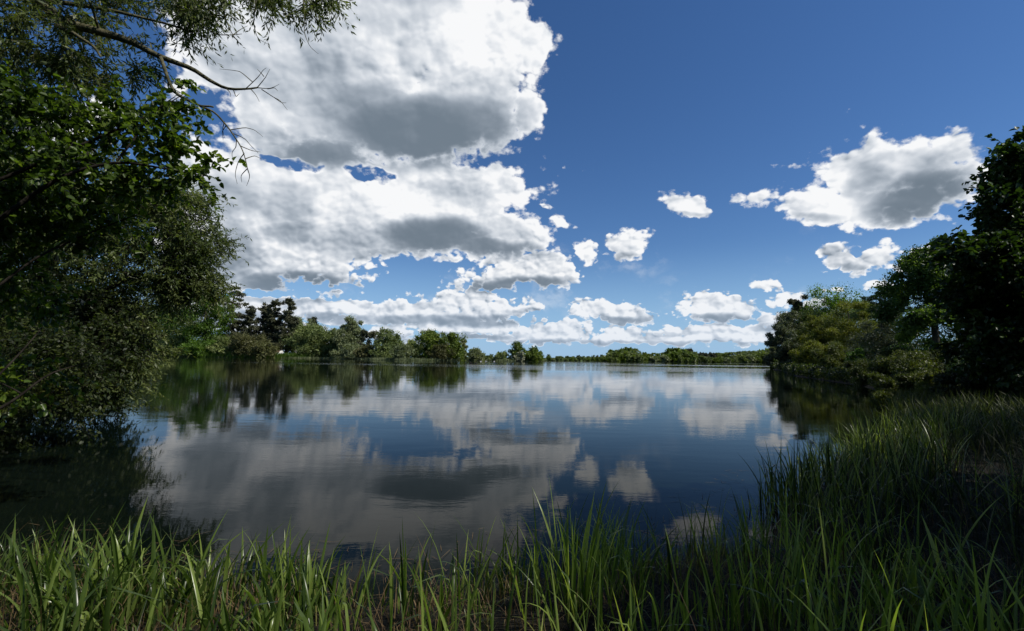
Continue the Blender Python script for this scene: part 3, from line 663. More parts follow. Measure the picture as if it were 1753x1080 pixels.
# birds
def bird(name, loc, s, rz, m, label, group=None):
    root = tag(empty(name, loc), label, 'bird', group); root.rotation_euler = (0, 0, rz); root.scale = (s, s, s)
    bd = MB(); tube(bd, [(-0.30, 0, 0.10), (-0.2, 0, 0.11), (0, 0, 0.10), (0.16, 0, 0.11), (0.23, 0, 0.17), (0.25, 0, 0.27), (0.29, 0, 0.31), (0.33, 0, 0.30)], [0.015, 0.075, 0.12, 0.10, 0.05, 0.035, 0.045, 0.02], 10)
    body = bd.build('body', m, root, smooth=True)
    bk = MB(); tube(bk, [(0.32, 0, 0.30), (0.40, 0, 0.285)], [0.018, 0.005], 5); bk.build('beak', BEAK, body)
g = foot(728, 262); bird('water_bird', (g[0], g[1], g[2]), 2.2, 2.6, FEATHER, 'white bird resting on the grass strip below the left oak')
for x, Y, dark, rz, lab in [(823, 240, 0, 0.3, 'tiny white bird floating nearest the oaks'), (832, 250, 0, 2.9, 'tiny white bird floating second from the oaks'), (846, 246, 0, 0.1, 'tiny white bird floating left of the islet'),
                   (806, 150, 1, 0.2, 'small dark duck swimming in the oaks reflection edge'), (815, 158, 1, 0.5, 'small dark duck swimming just right of the other duck')]:
    p = at(x, 618, Y); bird('water_bird', (p[0], p[1], -0.02), 1.4, rz, DARKFEATHER if dark else FEATHER, lab, 'birds on the open water')
# boats and the sandy landing at the right end of the far shore
def boat(x, Y, s, rz, label):
    p = at(x, 618, Y); root = tag(empty('moored_boat', (p[0], p[1], 0)), label, 'boat', 'boats by the sandy landing'); root.rotation_euler = (0, 0, rz); root.scale = (s, s, s)
    st = np.linspace(-2.4, 2.4, 9); hw = 0.95 * np.sqrt(np.clip(1 - ((st - -0.8) / 3.3) ** 2, 0.0, 1)); zz = 0.75 + 0.06 * np.maximum(st, 0) ** 2
    v = []; 
    for a, h, z in zip(st, hw, zz): v += [(a, -h, z), (a, -h * 0.6, -0.1), (a, h * 0.6, -0.1), (a, h, z), (a, h * 0.8, z - 0.3), (a, -h * 0.8, z - 0.3)]
    f = [[i * 6 + j, i * 6 + (j + 1) % 6, i * 6 + 6 + (j + 1) % 6, i * 6 + 6 + j] for i in range(8) for j in range(6)]
    h = MB(); h.add(v, f); h.add([v[j] for j in range(6)], [[0, 1, 2, 3], [0, 3, 4, 5]]); h.build('hull', HULL, root)
    c = MB(); c.add([(-0.7, -0.6, 0.6), (0.9, -0.55, 0.6), (0.9, 0.55, 0.6), (-0.7, 0.6, 0.6), (-0.6, -0.5, 1.5), (0.5, -0.45, 1.5), (0.5, 0.45, 1.5), (-0.6, 0.5, 1.5)], [[0, 1, 5, 4], [1, 2, 6, 5], [2, 3, 7, 6], [3, 0, 4, 7], [4, 5, 6, 7]])
    cb = c.build('cabin', HULL, root)
    wn = MB(); box(wn, (-0.05, 0, 1.12), (0.9, 1.16, 0.35)); wn.build('window', DARKGLASS, cb)
boat(1252, 600, 1.25, 0.2, 'leftmost white boat at the far shore'); boat(1258, 604, 1.0, 1.2, 'small white boat second from the left at the far shore')
boat(1300, 610, 1.3, 0.1, 'white boat moored beside the orange sand'); boat(1306, 613, 1.1, 0.5, 'rightmost white boat beyond the sand')
P = [(at(x, 617, Y)[0], Y) for x, Y in [(1276, 608), (1292, 606), (1312, 612), (1318, 632), (1290, 632), (1278, 628)]]
sm = MB().add([(x, y, 0.9) for x, y in P] + [(x, y, -0.4) for x, y in P], [[0, 1, 2, 3], [0, 3, 4, 5]] + [[i, (i + 1) % 6, 6 + (i + 1) % 6, 6 + i] for i in range(6)])
tag(sm.build('sand_beach', SAND), kind='structure')

# ------------------------------------------------------------------ right bank trees
def right(name, x, top, hw, Y, sh, m, label, cat='tree', **kw): return far_tree(name, sh, x, top, hw, Y, m, label, None, cat, **kw)
right('willow_tree', 1352, 541, 37, 116, 'bush', G_GREY, 'dark grey green willow at the tip of the right bank', 'willow', dens=7)
right('willow_tree', 1338, 566, 22, 113, 'bush', G_GREY, 'lower willow overhanging the water at the very tip of the right bank', 'willow', dens=7)
right('open_tree', 1372, 514, 30, 124, 'sparse', G_PINE, 'half bare tree with thin dark twigs above the dark grey green willow', dens=1.6)
right('broadleaf_tree', 1436, 503, 54, 118, 'round', G_BRIGHT, 'rounded green tree with a light dome top behind the yellowish willow', dens=6)
right('pine_tree', 1512, 491, 42, 75, 'pine', G_DARK, 'nearly black pine with flat boughs behind the yellowish willow', 'pine', dens=6, seed=31)
right('pine_tree', 1545, 505, 40, 70, 'pine', G_DARK, 'second nearly black pine, partly behind the bright sycamore', 'pine', dens=6, seed=32)
right('willow_tree', 1412, 545, 38, 88, 'bush', G_YELLOW, 'dull olive willow between the dark tip willow and the yellowish one', 'willow', dens=7)
right('willow_tree', 1455, 528, 50, 72, 'bush', G_YELLOW, 'large yellowish green willow leaning over the right shore', 'willow', dens=8)
right('shrub', 1348, 613, 14, 109, 'bush', G_OAK, 'small lighter shrub at the waterline below the dark willow', 'shrub', dens=6)
right('willow_tree', 1512, 545, 50, 44, 'bush', G_GREY, 'silvery grey willow bush in front of the yellowish willow', 'willow', dens=7)
right('shrub', 1466, 596, 16, 41, 'bush', G_BRIGHT, 'small bright leaved bush hanging to the water under the silvery willow', 'shrub', dens=2.5)
right('shrub', 1490, 618, 34, 36, 'bush', G_BRAMBLE, 'brownish thicket at the water below the silvery willow', 'shrub', dens=7)
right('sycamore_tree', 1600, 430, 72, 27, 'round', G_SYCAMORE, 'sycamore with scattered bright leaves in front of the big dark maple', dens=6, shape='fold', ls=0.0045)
right('shrub', 1555, 600, 50, 25.5, 'bush', G_BRAMBLE, 'tangled brown and green thicket below the sycamore', 'shrub', dens=6, ls=0.003)
right('shrub', 1632, 600, 70, 22, 'bush', G_BRAMBLE, 'wide dark bramble thicket right of the sycamore foot', 'shrub', dens=6, ls=0.0035)
right('shrub', 1722, 590, 80, 18, 'bush', G_DARK, 'black green bush at the right edge under the big maple', 'shrub', dens=6, ls=0.004)
right('broadleaf_tree', 1640, 470, 110, 38, 'round', G_DARK, 'dark tree filling the gap behind the sycamore', dens=6)
right('shrub', 1560, 640, 60, 20, 'bush', G_BRAMBLE, 'low bramble tangle where the right bank meets the water', 'shrub', dens=6, ls=0.0035)
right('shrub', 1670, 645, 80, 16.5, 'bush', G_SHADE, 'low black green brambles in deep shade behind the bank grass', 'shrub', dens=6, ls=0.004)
for x, top, hw, Y, m, lab in [(1352, 588, 22, 97, G_GREY, 'grey green bush at the water right of the small lighter shrub'), (1392, 592, 30, 62, G_YELLOW, 'olive bush touching the water below the yellowish willow'),
        (1432, 596, 30, 51, G_BRAMBLE, 'dark thicket bush touching the water, left of the bright leaved bush'), (1530, 612, 36, 30, G_BRAMBLE, 'thicket bush at the inner corner of the right shore')]:
    right('shrub', x, top, hw, Y, 'bush', m, lab, 'shrub', dens=7)
right('broadleaf_tree', 1480, 525, 52, 82, 'round', G_MID, 'mixed green tree between the two nearly black pines and the yellowish willow', dens=7)
right('broadleaf_tree', 1398, 530, 40, 120, 'round', G_MID, 'olive tree behind the half bare tree on the right bank', dens=7)
# the big dark maple at the right edge
b = np.array([18.0, 15.0, 1.0]); Y = 14.5
lb = [lobe(*a, Y + dy, b) for a, dy in [((1762, 275, 34, 45), 0), ((1752, 330, 58, 42), .5), ((1745, 395, 66, 42), 0), ((1715, 445, 75, 34), -.4), ((1650, 436, 34, 12), -.8), ((1740, 505, 88, 50), 0), ((1750, 590, 100, 60), 0),
        ((1835, 330, 90, 110), 1), ((1840, 480, 110, 120), 1), ((1700, 520, 44, 40), 1), ((1705, 352, 16, 18), -.5), ((1752, 235, 18, 12), 0)]]
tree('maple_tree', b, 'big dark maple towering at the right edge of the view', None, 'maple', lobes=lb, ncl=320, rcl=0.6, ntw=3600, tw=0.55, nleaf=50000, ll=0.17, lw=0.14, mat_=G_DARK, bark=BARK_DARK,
     shape='fold', rtrunk=0.4, limbr=0.10, seed=3, up=0.6, trunk=[(0, 0, -0.5), (-.1, 0, 3), (0, 0, 6), (.1, 0, 8.6)])

# ------------------------------------------------------------------ left bank trees
# fine leaved willow standing on the left bank, branches down to the water
b = np.array([-15.6, 13.0, 0.3]); Y = 13.2
lb = [lobe(*a, Y + dy, b) for a, dy in [((325, 385, 52, 66), 0), ((340, 430, 44, 60), 0), ((325, 480, 50, 36), .1), ((335, 410, 44, 50), .3), ((300, 440, 60, 60), .4), ((280, 330, 70, 50), .3), ((250, 480, 95, 80), .2), ((200, 400, 120, 90), .6), ((120, 330, 120, 90), .8), ((90, 480, 130, 110), 1),
        ((190, 575, 85, 60), 0), ((90, 620, 120, 60), .4), ((40, 680, 80, 30), 0.2), ((235, 600, 35, 55), -.6), ((0, 400, 120, 150), 1), ((170, 660, 55, 36), -.4)]]
tree('willow_tree', b, 'large fine leaved willow at the left, its lower boughs hanging to the water', None, 'willow', lobes=lb, ncl=400, rcl=0.55, ntw=10500, tw=0.55, nleaf=170000, ll=0.13, lw=0.034, mat_=G_WILLOW, bark=BARK_DARK,
     rtrunk=0.32, limbr=0.07, seed=8, up=0.3, droop=0.35,
     trunk=[(0, 0, -0.5), (.6, 0, 1.6), (1.6, .2, 3.8), (2.6, .2, 6.0), (3.0, 0, 7.6)],
     limbs=[([(.6, 0, 1.4), rel(at(60, 560, 13), b), rel(at(170, 500, 13), b), rel(at(290, 440, 13.1), b)], .17, .03), ([(.3, 0, .9), rel(at(40, 640, 12.8), b), rel(at(150, 655, 12.8), b), rel(at(225, 640, 12.6), b)], .12, .02)])
# dense sallow bush on the left bank, its crown hanging over and into the water
b = np.array([-14.6, 11.9, 0.2]); Y = 12.0
lb = [lobe(*a, Y + dy, b) for a, dy in [((40, 590, 130, 75), 0), ((150, 610, 75, 60), 0), ((-60, 560, 110, 130), .3), ((60, 675, 110, 28), 0), ((165, 672, 50, 22), 0), ((195, 625, 24, 50), -.3), ((200, 560, 36, 45), .2), ((110, 530, 90, 50), .4)]]
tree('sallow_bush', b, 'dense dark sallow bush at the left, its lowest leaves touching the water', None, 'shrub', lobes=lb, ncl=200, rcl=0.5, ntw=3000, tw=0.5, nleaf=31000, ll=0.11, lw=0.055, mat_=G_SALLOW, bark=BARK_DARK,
     rtrunk=0.14, limbr=0.04, seed=48, up=0.4, droop=0.25, trunk=[(0, 0, -0.5), (.3, 0, .6), (.9, 0, 1.4), (1.6, 0, 2.2)])
b = np.array([-11.6, 8.4, 0.25]); Y = 9.0
lb = [lobe(*a, Y + dy, b) for a, dy in [((20, 650, 110, 60), 0), ((85, 700, 75, 30), 0), ((130, 645, 50, 40), 0), ((-40, 600, 100, 90), .3), ((10, 745, 70, 22), -.2), ((70, 600, 60, 40), .3)]]
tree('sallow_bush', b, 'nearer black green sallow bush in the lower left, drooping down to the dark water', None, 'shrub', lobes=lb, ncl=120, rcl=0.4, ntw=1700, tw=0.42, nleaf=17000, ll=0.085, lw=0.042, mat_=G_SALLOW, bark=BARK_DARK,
     rtrunk=0.10, limbr=0.03, seed=49, up=0.4, droop=0.3, trunk=[(0, 0, -0.5), (.2, 0, .5), (.7, 0, 1.0), (1.2, 0, 1.5)])
# overhanging willow: its trunk stands just outside the view, a long bare bough crosses the sky
b = np.array([-8.4, 4.7, 0.3]); Y = 5.4
def pth(pts, Y0, Y1): return [rel(at(x, y, Y0 + (Y1 - Y0) * i / (len(pts) - 1)), b) for i, (x, y) in enumerate(pts)]
bough = pth([(-70, -110), (20, -60), (62, 0), (100, 32), (150, 50), (200, 62), (240, 78), (275, 98), (330, 117), (365, 142), (400, 155), (440, 150)], 5.2, 5.6)
lb = [lobe(*a, Y + dy, b) for a, dy in [((60, 70, 100, 70), 0), ((150, 110, 80, 50), .2), ((170, 20, 80, 40), 0), ((245, 50, 40, 30), .2), ((260, 105, 35, 28), .3), ((330, 45, 38, 28), .2), ((345, 15, 55, 24), .2), ((490, 5, 40, 14), .3), ((548, 24, 26, 22), .3), ((455, -12, 80, 16), .3),
        ((60, -60, 160, 60), 0), ((300, -50, 200, 36), .4), ((560, -20, 50, 18), .3), ((30, 180, 90, 50), .2), ((-60, 60, 90, 120), 0)]]
dead = [(pth([(275, 98), (285, 130), (300, 160), (325, 172), (342, 181), (365, 183)], 5.3, 5.3), .022, .011), (pth([(342, 181), (368, 192), (388, 214), (405, 238), (418, 262), (424, 290)], 5.3, 5.3), .013, .004),
        (pth([(100, 32), (104, 48), (135, 62), (160, 78), (172, 97)], 5.2, 5.1), .030, .012), (bough[2:3] + pth([(140, 8), (240, 28), (330, 55)], 5.5, 5.7), .035, .010),
        (pth([(-40, -100), (160, -60), (380, -40), (500, -30), (560, -14)], 5.4, 5.8), .05, .008), (pth([(380, -40), (385, 0), (384, 28), (398, 60), (412, 76)], 5.5, 5.6), .012, .003),
        (pth([(440, -35), (438, 10), (434, 40), (440, 66), (460, 76)], 5.5, 5.6), .008, .002), (pth([(515, -26), (522, 20), (520, 55), (530, 80), (545, 92)], 5.6, 5.6), .008, .002), (pth([(345, 45), (372, 60), (395, 60), (414, 58)], 5.6, 5.6), .008, .003)]
for a, q in [((440, 150), [(455, 132), (462, 118)]), ((418, 154), [(440, 134), (450, 120), (456, 116)]), ((432, 140), [(412, 122), (396, 120), (376, 118)]), ((440, 150), [(462, 152), (478, 144)]), ((448, 153), [(468, 166), (480, 172), (492, 188)]), ((470, 167), [(482, 176), (490, 176)]), ((430, 153), [(438, 162), (444, 174)]), ((388, 152), [(394, 158), (395, 166)]),
             ((452, 131), [(446, 124), (440, 118)]), ((458, 152), [(470, 150), (476, 156)]),
             ((388, 214), [(380, 225), (382, 240)]), ((395, 222), [(420, 218), (436, 222), (450, 234)]), ((405, 238), [(404, 252), (396, 262), (400, 280)]), ((412, 250), [(432, 258), (446, 260)]), ((418, 262), [(408, 275), (402, 298), (406, 315)]), ((420, 272), [(436, 266), (448, 272)]), ((424, 288), [(412, 300), (414, 312)]), ((424, 290), [(428, 302), (422, 318)]), ((398, 228), [(418, 236), (430, 250), (442, 262)]),
             ((384, 208), [(381, 222), (384, 236)]), ((398, 60), [(412, 50), (424, 44)]), ((398, 62), [(408, 70), (408, 79)]), ((384, 28), [(378, 40), (380, 52)]), ((400, 155), [(404, 166), (410, 160)])]:
    dead.append((pth([a] + q, 5.5 if a[1] < 170 and a[0] > 376 and a[1] > 90 else 5.3, 5.45), .006, .0018))
dead.append((bough, .075, .010))
tree('willow_tree', b, 'overhanging willow at the upper left with a long bare crooked bough against the cloud', None, 'willow', lobes=lb, ncl=170, rcl=0.16, ntw=3000, tw=0.30, nleaf=36000, ll=0.085, lw=0.021, mat_=G_WILLOW, bark=BARK_PALE,
     rtrunk=0.22, limbr=0.018, seed=21, up=0.3, droop=0.4, trunk=[(0, 0, -0.5), (.2, 0, 2), (.5, .1, 4), (1.6, .4, 5.7)], limbs=dead)
# near broadleaf tree, large leaves
b = np.array([-6.6, 3.6, 0.3]); Y = 4.7
lb = [lobe(*a, Y + dy, b) for a, dy in [((300, 150, 20, 14), .2), ((318, 172, 18, 10), .2), ((265, 185, 45, 28), .2), ((300, 205, 30, 14), .2), ((345, 304, 16, 12), 0), ((325, 282, 30, 18), 0), ((300, 262, 50, 22), 0), ((235, 250, 50, 34), .1), ((180, 190, 45, 26), .1), ((330, 318, 30, 10), 0), ((270, 305, 60, 18), 0),
        ((150, 300, 90, 60), 0), ((60, 240, 70, 60), 0), ((40, 380, 90, 60), .2), ((150, 380, 70, 30), .3), ((40, 500, 60, 50), .4), ((20, 640, 50, 40), .5), ((-60, 300, 90, 200), 0)]]
def pth2(pts, Y0, Y1): return [rel(at(x, y, Y0 + (Y1 - Y0) * i / (len(pts) - 1)), b) for i, (x, y) in enumerate(pts)]
lm = [([(.1, 0, 1.2)] + pth2([(-120, 360), (40, 290), (160, 240), (250, 200), (315, 160)], 4.2, 4.9), .026, .004), ([(.1, 0, 1.0)] + pth2([(-60, 420), (100, 300), (200, 275), (290, 290), (360, 302)], 4.2, 4.7), .028, .004),
      ([(.1, 0, .8)] + pth2([(-40, 520), (60, 440), (150, 400), (240, 365)], 4.4, 5.0), .018, .004), ([(0, 0, .5)] + pth2([(-60, 700), (30, 610), (90, 540)], 4.4, 5.1), .018, .004), (pth2([(200, 275), (235, 230), (262, 190), (300, 165)], 4.5, 4.8), .012, .004),
      ([(0, 0, .4)] + pth2([(-80, 740), (20, 690), (80, 640), (150, 620)], 4.5, 5.2), .024, .004)]
tree('alder_tree', b, 'near broad leaved tree at the left edge with rounded leaves on thin twigs', None, 'tree', lobes=lb, ncl=230, rcl=0.12, ntw=1270, tw=0.30, nleaf=16500, ll=0.072, lw=0.052, mat_=G_ALDER, bark=BARK_DARK,
     shape='fold', rtrunk=0.14, limbr=0.014, seed=14, up=0.45, droop=0.15, trunk=[(0, 0, -0.5), (.1, 0, 1.2), (.3, .1, 2.6), (.7, .3, 4.2)], limbs=lm)

# two trees just outside the view on the right, whose shade falls on the near right bank
tree('broadleaf_tree', (9.7, 0.9, 0.8), 'broad tree beside the camera on the right bank, out of the view', 'shade trees', lobes=[(0, 0, 3.8, 3.2, 3.2, 2.2), (0, 0, 7, 3.0, 3.0, 2.4), (.5, .6, 5.6, 3.2, 3, 2)], ncl=150, rcl=0.9, nleaf=20000, ll=0.24, lw=0.17,
     mat_=G_DARK, bark=BARK_DARK, rtrunk=0.26, limbr=0.08, seed=70)
tree('broadleaf_tree', (17.0, 6.0, 1.0), 'tall tree further right on the bank, out of the view', 'shade trees', lobes=[(0, 0, 4.2, 3.4, 3.4, 2.4), (0, 0, 7.5, 3.2, 3.2, 2.4)], ncl=130, rcl=0.9, nleaf=16000, ll=0.24, lw=0.17,
     mat_=G_DARK, bark=BARK_DARK, rtrunk=0.28, limbr=0.08, seed=71)

# unseen trees added behind the camera to keep sky light off the near bank
for i, (x, y, h, lab) in enumerate([(-7.5, -5.5, 9, 'added unseen tree behind the camera on the left'), (-1.5, -8.5, 11, 'tallest added unseen tree straight behind the camera'), (5.0, -9.5, 10, 'added unseen tree behind the camera on the right'), (-12, -1.5, 9, 'added unseen tree on the bank left of the camera')]):
    tree('broadleaf_tree', (x, y, 1.0), lab, 'shade trees', lobes=[(0, 0, h * .45, 3.4, 3.4, h * .28), (.4, 0, h * .75, 3.0, 3.0, h * .22), (-.8, .5, h * .6, 3, 3, h * .25)], ncl=110, rcl=1.1, nleaf=9000, ll=0.34, lw=0.26, mat_=G_DARK, bark=BARK_DARK, rtrunk=0.26, limbr=0.08, seed=80 + i)

# ------------------------------------------------------------------ reeds, iris and sedge
def blades(mb, P, L, Wd, lean, bend, head, segs=6, kink=0.0, r=rng, a=None):
    """long narrow leaves that rise from P, lean by `lean` radians and curve over by `bend`"""
    n = len(P); t = np.linspace(0, 1, segs + 1)
    th = lean[:, None] + bend[:, None] * t[None] ** 1.7
    if kink:
        kk = r.random(n) < kink; kp = 0.45 + 0.35 * r.random(n)
        th += np.where(kk[:, None] & (t[None] > kp[:, None]), 1.3 + 0.8 * r.random((n, 1)), 0)
    ds = (L / segs)[:, None]
    h = np.concatenate([np.zeros((n, 1)), np.cumsum(np.sin((th[:, 1:] + th[:, :-1]) / 2) * ds, 1)], 1)
    z = np.concatenate([np.zeros((n, 1)), np.cumsum(np.cos((th[:, 1:] + th[:, :-1]) / 2) * ds, 1)], 1)
    hx, hy = np.cos(head)[:, None], np.sin(head)[:, None]
    side = head + math.pi / 2 + r.normal(0, 0.5, n)
    w = Wd[:, None] * (np.minimum(1, 0.55 + t * 1.8) * (1 - t ** 3.2))[None] / 2
    tw = side[:, None] + (r.normal(0, 0.5, n)[:, None] * t[None])
    cx, cy_, cz = P[:, :1] + h * hx, P[:, 1:2] + h * hy, P[:, 2:3] + z
    A = np.stack([cx + w * np.cos(tw), cy_ + w * np.sin(tw), cz], -1); B = np.stack([cx - w * np.cos(tw), cy_ - w * np.sin(tw), cz], -1)
    cen = np.stack([cx - w * 0.45 * hx, cy_ - w * 0.45 * hy, cz], -1)
    v = np.stack([A, cen, B], 2)                                    # n, segs+1, 3, 3
    b = np.arange(n)[:, None, None, None] * (segs + 1) * 3 + np.arange(segs)[None, :, None, None] * 3 + np.array([0, 1])[None, None, :, None]
    f = np.concatenate([b, b + 1, b + 4, b + 3], -1)
    var = r.random(n) if a is None else a
    mb.add(v.reshape(-1, 3), f.reshape(-1, 4), np.repeat(var, (segs + 1) * 3))
def scatter(n, x0, x1, y0, y1, smin, smax, dens=None, r=rng):
    """points on the bank whose distance to the shore lies between smin and smax"""
    out = []
    while sum(len(o) for o in out) < n:
        P = np.stack([r.uniform(x0, x1, n), r.uniform(y0, y1, n)], 1); s = lake_sd(P)
        k = (s > smin) & (s < smax)
        if dens is not None: k &= r.random(n) < dens(P, s)
        out.append(P[k])
        if len(out) > 60: break
    P = np.concatenate(out)[:n]; return np.column_stack([P, np.maximum(ground_z(P), -0.12) - 0.02])
def clumpy(P, f, ph=0.0):
    return 0.5 + 0.5 * np.sin(P[:, 0] * f + 2.3 * np.sin(P[:, 1] * f * 0.8 + ph)) * np.sin(P[:, 1] * f * 1.1 + 1.7 * np.sin(P[:, 0] * f * 0.7 + ph))
def field_of(name, label_mat, n, box_, srange, Lr, Wr, lean=0.22, bend=0.7, segs=6, kink=0.04, dens=None, seed=1, wind=(0.0, 0.0)):
    r = np.random.default_rng(seed); mb = MB()
    P = scatter(n, *box_, *srange, dens, r); n = len(P)
    head = r.random(n) * 6.283
    L = r.uniform(*Lr, n) * (0.75 + 0.35 * clumpy(P, 3.1, 2))
    blades(mb, P, L, r.uniform(*Wr, n), np.abs(r.normal(0, lean, n)), np.abs(r.normal(bend * 0.6, bend * 0.6, n)), head, segs, kink, r)
    return tag(mb.build(name, label_mat), kind='stuff')
gap = lambda P: 1 - 0.9 * np.exp(-((P[:, 0] + 0.62) / 0.42) ** 2) * (P[:, 1] > 2.3)
thin = lambda P, s: gap(P) * np.clip(0.25 + clumpy(P, 2.4), 0, 1)
o = field_of('iris_leaves', G_IRIS, 1350, (-5.6, 0.1, 1.3, 3.7), (-0.15, 3), (0.30, 0.70), (0.015, 0.030), 0.26, 0.95, 9, 0.2, lambda P, s: np.clip(1.25 - (P[:, 0] + 1.6) * 0.55, 0.10, 1) * (0.10 + 0.90 * clumpy(P, 4.3) ** 2.5) * gap(P), 101)
o = field_of('bank_grass', G_SEDGE, 3300, (-6, 2.6, 1.2, 5.2), (-0.05, 4), (0.14, 0.42), (0.003, 0.008), 0.55, 1.5, 5, 0.05, thin, 102)
o = field_of('sedge', G_IRIS, 950, (-0.6, 2.8, 1.3, 5.4), (-0.18, 4), (0.34, 0.76), (0.009, 0.018), 0.24, 0.8, 8, 0.12, lambda P, s: clumpy(P, 4.0, 1) ** 3 * gap(P), 103)
o = field_of('reed_bed', G_SHADE_BLADES, 1700, (2.9, 9.0, 4.6, 11.0), (-0.35, 1.3), (0.35, 0.95), (0.011, 0.022), 0.2, 0.6, 8, 0.12, lambda P, s: np.clip(1.3 - s * 0.35, 0.1, 1) * (0.04 + clumpy(P, 4.2, 3) ** 3), 104)
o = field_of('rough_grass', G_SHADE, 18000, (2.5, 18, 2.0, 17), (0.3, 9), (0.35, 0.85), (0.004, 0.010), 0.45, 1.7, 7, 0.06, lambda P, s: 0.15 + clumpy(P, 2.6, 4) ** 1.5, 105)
o = field_of('waterside_herbs', G_BRAMBLE, 9000, (7, 28, 8, 30), (-0.1, 5), (0.4, 0.9), (0.012, 0.03), 0.3, 0.9, 4, 0.0, None, 106)
o = field_of('dead_grass', G_DEAD, 9500, (-5, 3.4, 1.3, 6.5), (-0.15, 3), (0.10, 0.36), (0.002, 0.006), 0.9, 0.9, 4, 0.15, lambda P, s: np.clip(0.2 + clumpy(P, 3.7, 5) * 0.9, 0, 1), 107)
o = field_of('standing_straw', G_DEAD, 1300, (-5, 7, 1.3, 8.5), (-0.15, 3), (0.25, 0.62), (0.003, 0.007), 0.35, 0.8, 6, 0.25, lambda P, s: np.clip(0.1 + clumpy(P, 3.7, 5), 0, 1), 108)
o = field_of('shaded_iris', G_SHADE_BLADES, 650, (1.0, 7.5, 1.4, 5.2), (0.2, 5), (0.45, 0.95), (0.008, 0.020), 0.35, 1.5, 9, 0.10, lambda P, s: np.clip((P[:, 0] - 1) * 0.3, 0, 1) * clumpy(P, 3.3, 7) ** 1.5, 109)
r9 = np.random.default_rng(110); P = scatter(900, -5, 7, 2.5, 9, -1.3, 0.0, lambda P, s: np.clip(1 + s * 0.7, 0, 1) * clumpy(P, 3.1, 2), r9); P[:, 2] = 0.004 + 0.01 * r9.random(len(P)); mb = MB()
blades(mb, P, 0.04 + 0.22 * r9.random(len(P)) ** 2, np.full(len(P), 0.006), np.full(len(P), 1.56), np.full(len(P), 0.0), r9.random(len(P)) * 6.28, 3, 0, r9)
tag(mb.build('floating_debris', G_DEAD), kind='stuff')
o = field_of('corner_grass', G_SHADE_BLADES, 900, (-4.6, -1.9, 1.2, 3.6), (0.0, 3), (0.25, 0.60), (0.008, 0.018), 0.35, 1.2, 8, 0.15, None, 111)
# far shore reeds and grass fringe
def fringe(name, m, pts, n, H, seed):
    r = np.random.default_rng(seed); pts = np.array(pts, float); k = r.integers(0, len(pts) - 1, n); t = r.random((n, 1))
    P = pts[k] * (1 - t) + pts[k + 1] * t + r.normal(0, 1.2, (n, 2)); P = np.column_stack([P, np.maximum(ground_z(P), -0.05) - 0.05])
    mb = MB(); blades(mb, P, H * (0.6 + 0.6 * r.random(n)), 0.16 + 0.1 * r.random(n), np.abs(r.normal(0, .25, n)), np.abs(r.normal(.3, .3, n)), r.random(n) * 6.28, 3, 0, r)
    tag(mb.build(name, m), kind='stuff')
fringe('far_shore_reeds', G_PALE, [(-246, 336), (-206, 322), (-165, 336), (-124, 336), (-99, 302), (-75, 268), (-57, 252), (-34, 272), (-30, 318), (-14, 312), (-2, 300), (24, 318)], 9000, 1.5, 201)
fringe('far_bank_grass', G_BRIGHT, [(-218, 323), (-206, 323), (-182, 325), (-165, 337), (-150, 345)], 6000, 4.0, 202)

r9 = np.random.default_rng(203); pts = np.array([(67, 118), (63, 111), (54.5, 92), (45, 75), (36.5, 58.5), (31, 45), (27.5, 35.5), (20.8, 25)]); n = 26000
k = r9.integers(0, len(pts) - 1, n); t = r9.random((n, 1)); P = pts[k] * (1 - t) + pts[k + 1] * t + np.abs(r9.normal(0, 1.1, (n, 1))) * (0.85, -0.5) * 1.0
hgt = 0.5 + 0.9 * np.abs(clumpy(P, 0.9, 3)); P = np.column_stack([P, np.maximum(ground_z(P), 0) + hgt * r9.random(n) ** 0.8])
mb = MB(); sc_ = P[:, 1] / 60; leaves(mb, P, rsphere(n, r9) - (0, 0, .3), rsphere(n, r9) + (0, 0, 1), 0.20 * sc_ + 0.08, 0.13 * sc_ + 0.05, r9.random(n))
tag(mb.build('waterside_undergrowth', G_SALLOW), kind='stuff')
# tufts that stand out one by one
def tuft(name, x, y, n, L, W, lean, m, label, cat, seed, r0=0.10, bend=0.5, group='tufts in the near bank', kink=0.05, stems=0):
    r = np.random.default_rng(seed); d = ray(x, y); s = (CAM[2] - 0.2) / -d[2]; p = CAM + d * s
    p[2] = float(ground_z([p[:2]])[0]) - 0.02
    P = np.column_stack([r.normal(0, r0, n), r.normal(0, r0, n), np.zeros(n)])
    mb = MB(); head = np.arctan2(P[:, 1], P[:, 0]) + r.normal(0, 0.6, n)
    blades(mb, P, L * (0.6 + 0.5 * r.random(n)), W * (0.7 + 0.5 * r.random(n)), np.abs(r.normal(lean, lean * 0.6, n)), np.abs(r.normal(bend, bend * 0.7, n)), head, 9, kink, r)
    o = mb.build(name, m); o.location = p; tag(o, label, cat, group); return o
tuft('iris_clump', 985, 1075, 34, 0.78, 0.018, .16, G_IRIS, 'dense upright iris clump with broad blades, right of the frame centre', 'iris', 1, .11, .35)
tuft('iris_clump', 700, 1050, 7, 0.62, 0.022, .08, G_IRIS, 'few tall narrow blades standing alone beside the gap of open water', 'iris', 2, .05, .15)
tuft('iris_clump', 200, 1040, 26, 0.62, 0.024, .18, G_IRIS, 'broad bladed iris clump with folded arching leaf at lower left', 'iris', 3, .14, .5, kink=.2)
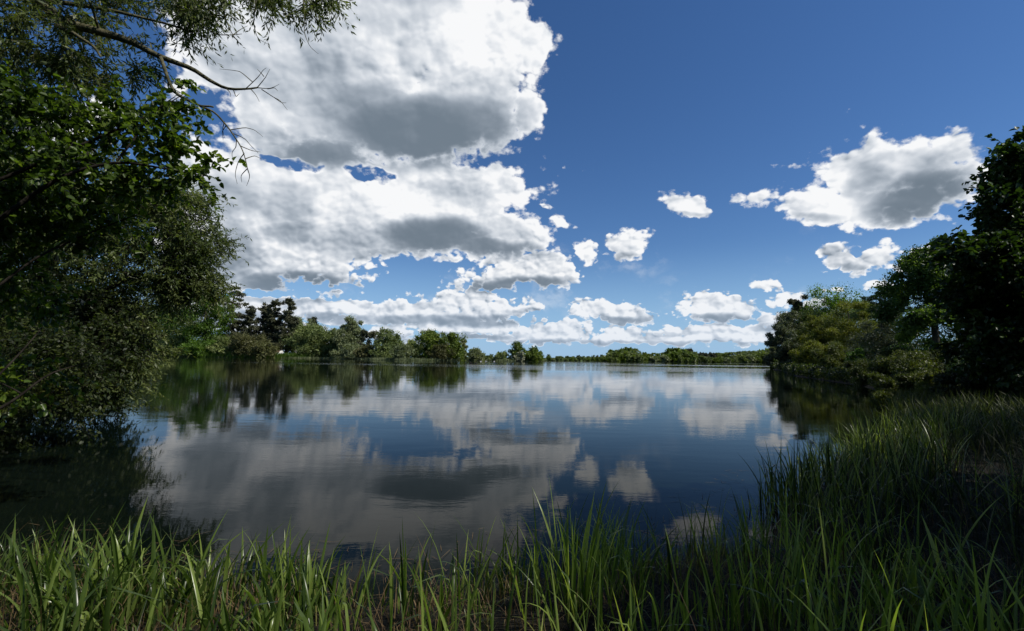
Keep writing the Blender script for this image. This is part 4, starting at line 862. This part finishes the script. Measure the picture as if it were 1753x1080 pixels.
tuft('iris_clump', 390, 1010, 24, 0.60, 0.021, .16, G_IRIS, 'iris clump with bright shiny blades at the left water edge', 'iris', 4, .12, .6)
tuft('iris_clump', 520, 1040, 20, 0.60, 0.019, .14, G_IRIS, 'iris clump with one long blade leaning right over the grey reflection', 'iris', 5, .12, .4)
tuft('iris_clump', 1330, 1070, 22, 0.60, 0.017, .14, G_IRIS, 'iris clump with yellowing blade tips near the lower right', 'iris', 6, .10, .3)
tuft('iris_clump', 1420, 1080, 12, 0.62, 0.016, .22, G_IRIS, 'slim green iris clump between the yellow tipped one and the dark grass', 'iris', 7, .08, .4)
tuft('iris_clump', 1560, 1130, 12, 0.50, 0.030, .35, G_IRIS, 'wide spreading iris clump with pale blades at the bottom right', 'iris', 8, .10, .6)
tuft('iris_clump', 1700, 1120, 12, 0.52, 0.030, .35, G_IRIS, 'arching iris clump with pale blades in the bottom right corner', 'iris', 9, .10, .7)
tuft('iris_clump', 1290, 960, 12, 0.60, 0.014, .14, G_IRIS, 'small upright clump in the dark water left of the reed bed', 'iris', 10, .07, .3)
tuft('iris_clump', 1195, 975, 16, 0.60, 0.012, .16, G_SEDGE, 'narrow leaved clump standing in water right of the dense iris clump', 'iris', 11, .09, .4)
tuft('iris_clump', 110, 1090, 18, 0.55, 0.022, .25, G_IRIS, 'dark iris clump in the bottom left corner', 'iris', 12, .10, .7)
tuft('sedge_tuft', 1080, 1000, 26, 0.50, 0.008, .25, G_SEDGE, 'fine brownish sedge tuft between the dense clump and the water', 'sedge', 13, .10, .8)
tuft('sedge_tuft', 820, 1040, 30, 0.42, 0.007, .35, G_SEDGE, 'low sedge tuft with straw coloured stems by the open gap', 'sedge', 14, .10, 1.0)
tuft('straw_tuft', 860, 1060, 40, 0.26, 0.005, .9, G_DEAD, 'flattened straw coloured dead tuft on the mud', 'dead grass', 15, .12, .9)
tuft('straw_tuft', 1060, 1080, 40, 0.30, 0.005, .7, G_DEAD, 'upright brown dead tuft in the lower middle right', 'dead grass', 16, .10, .8)
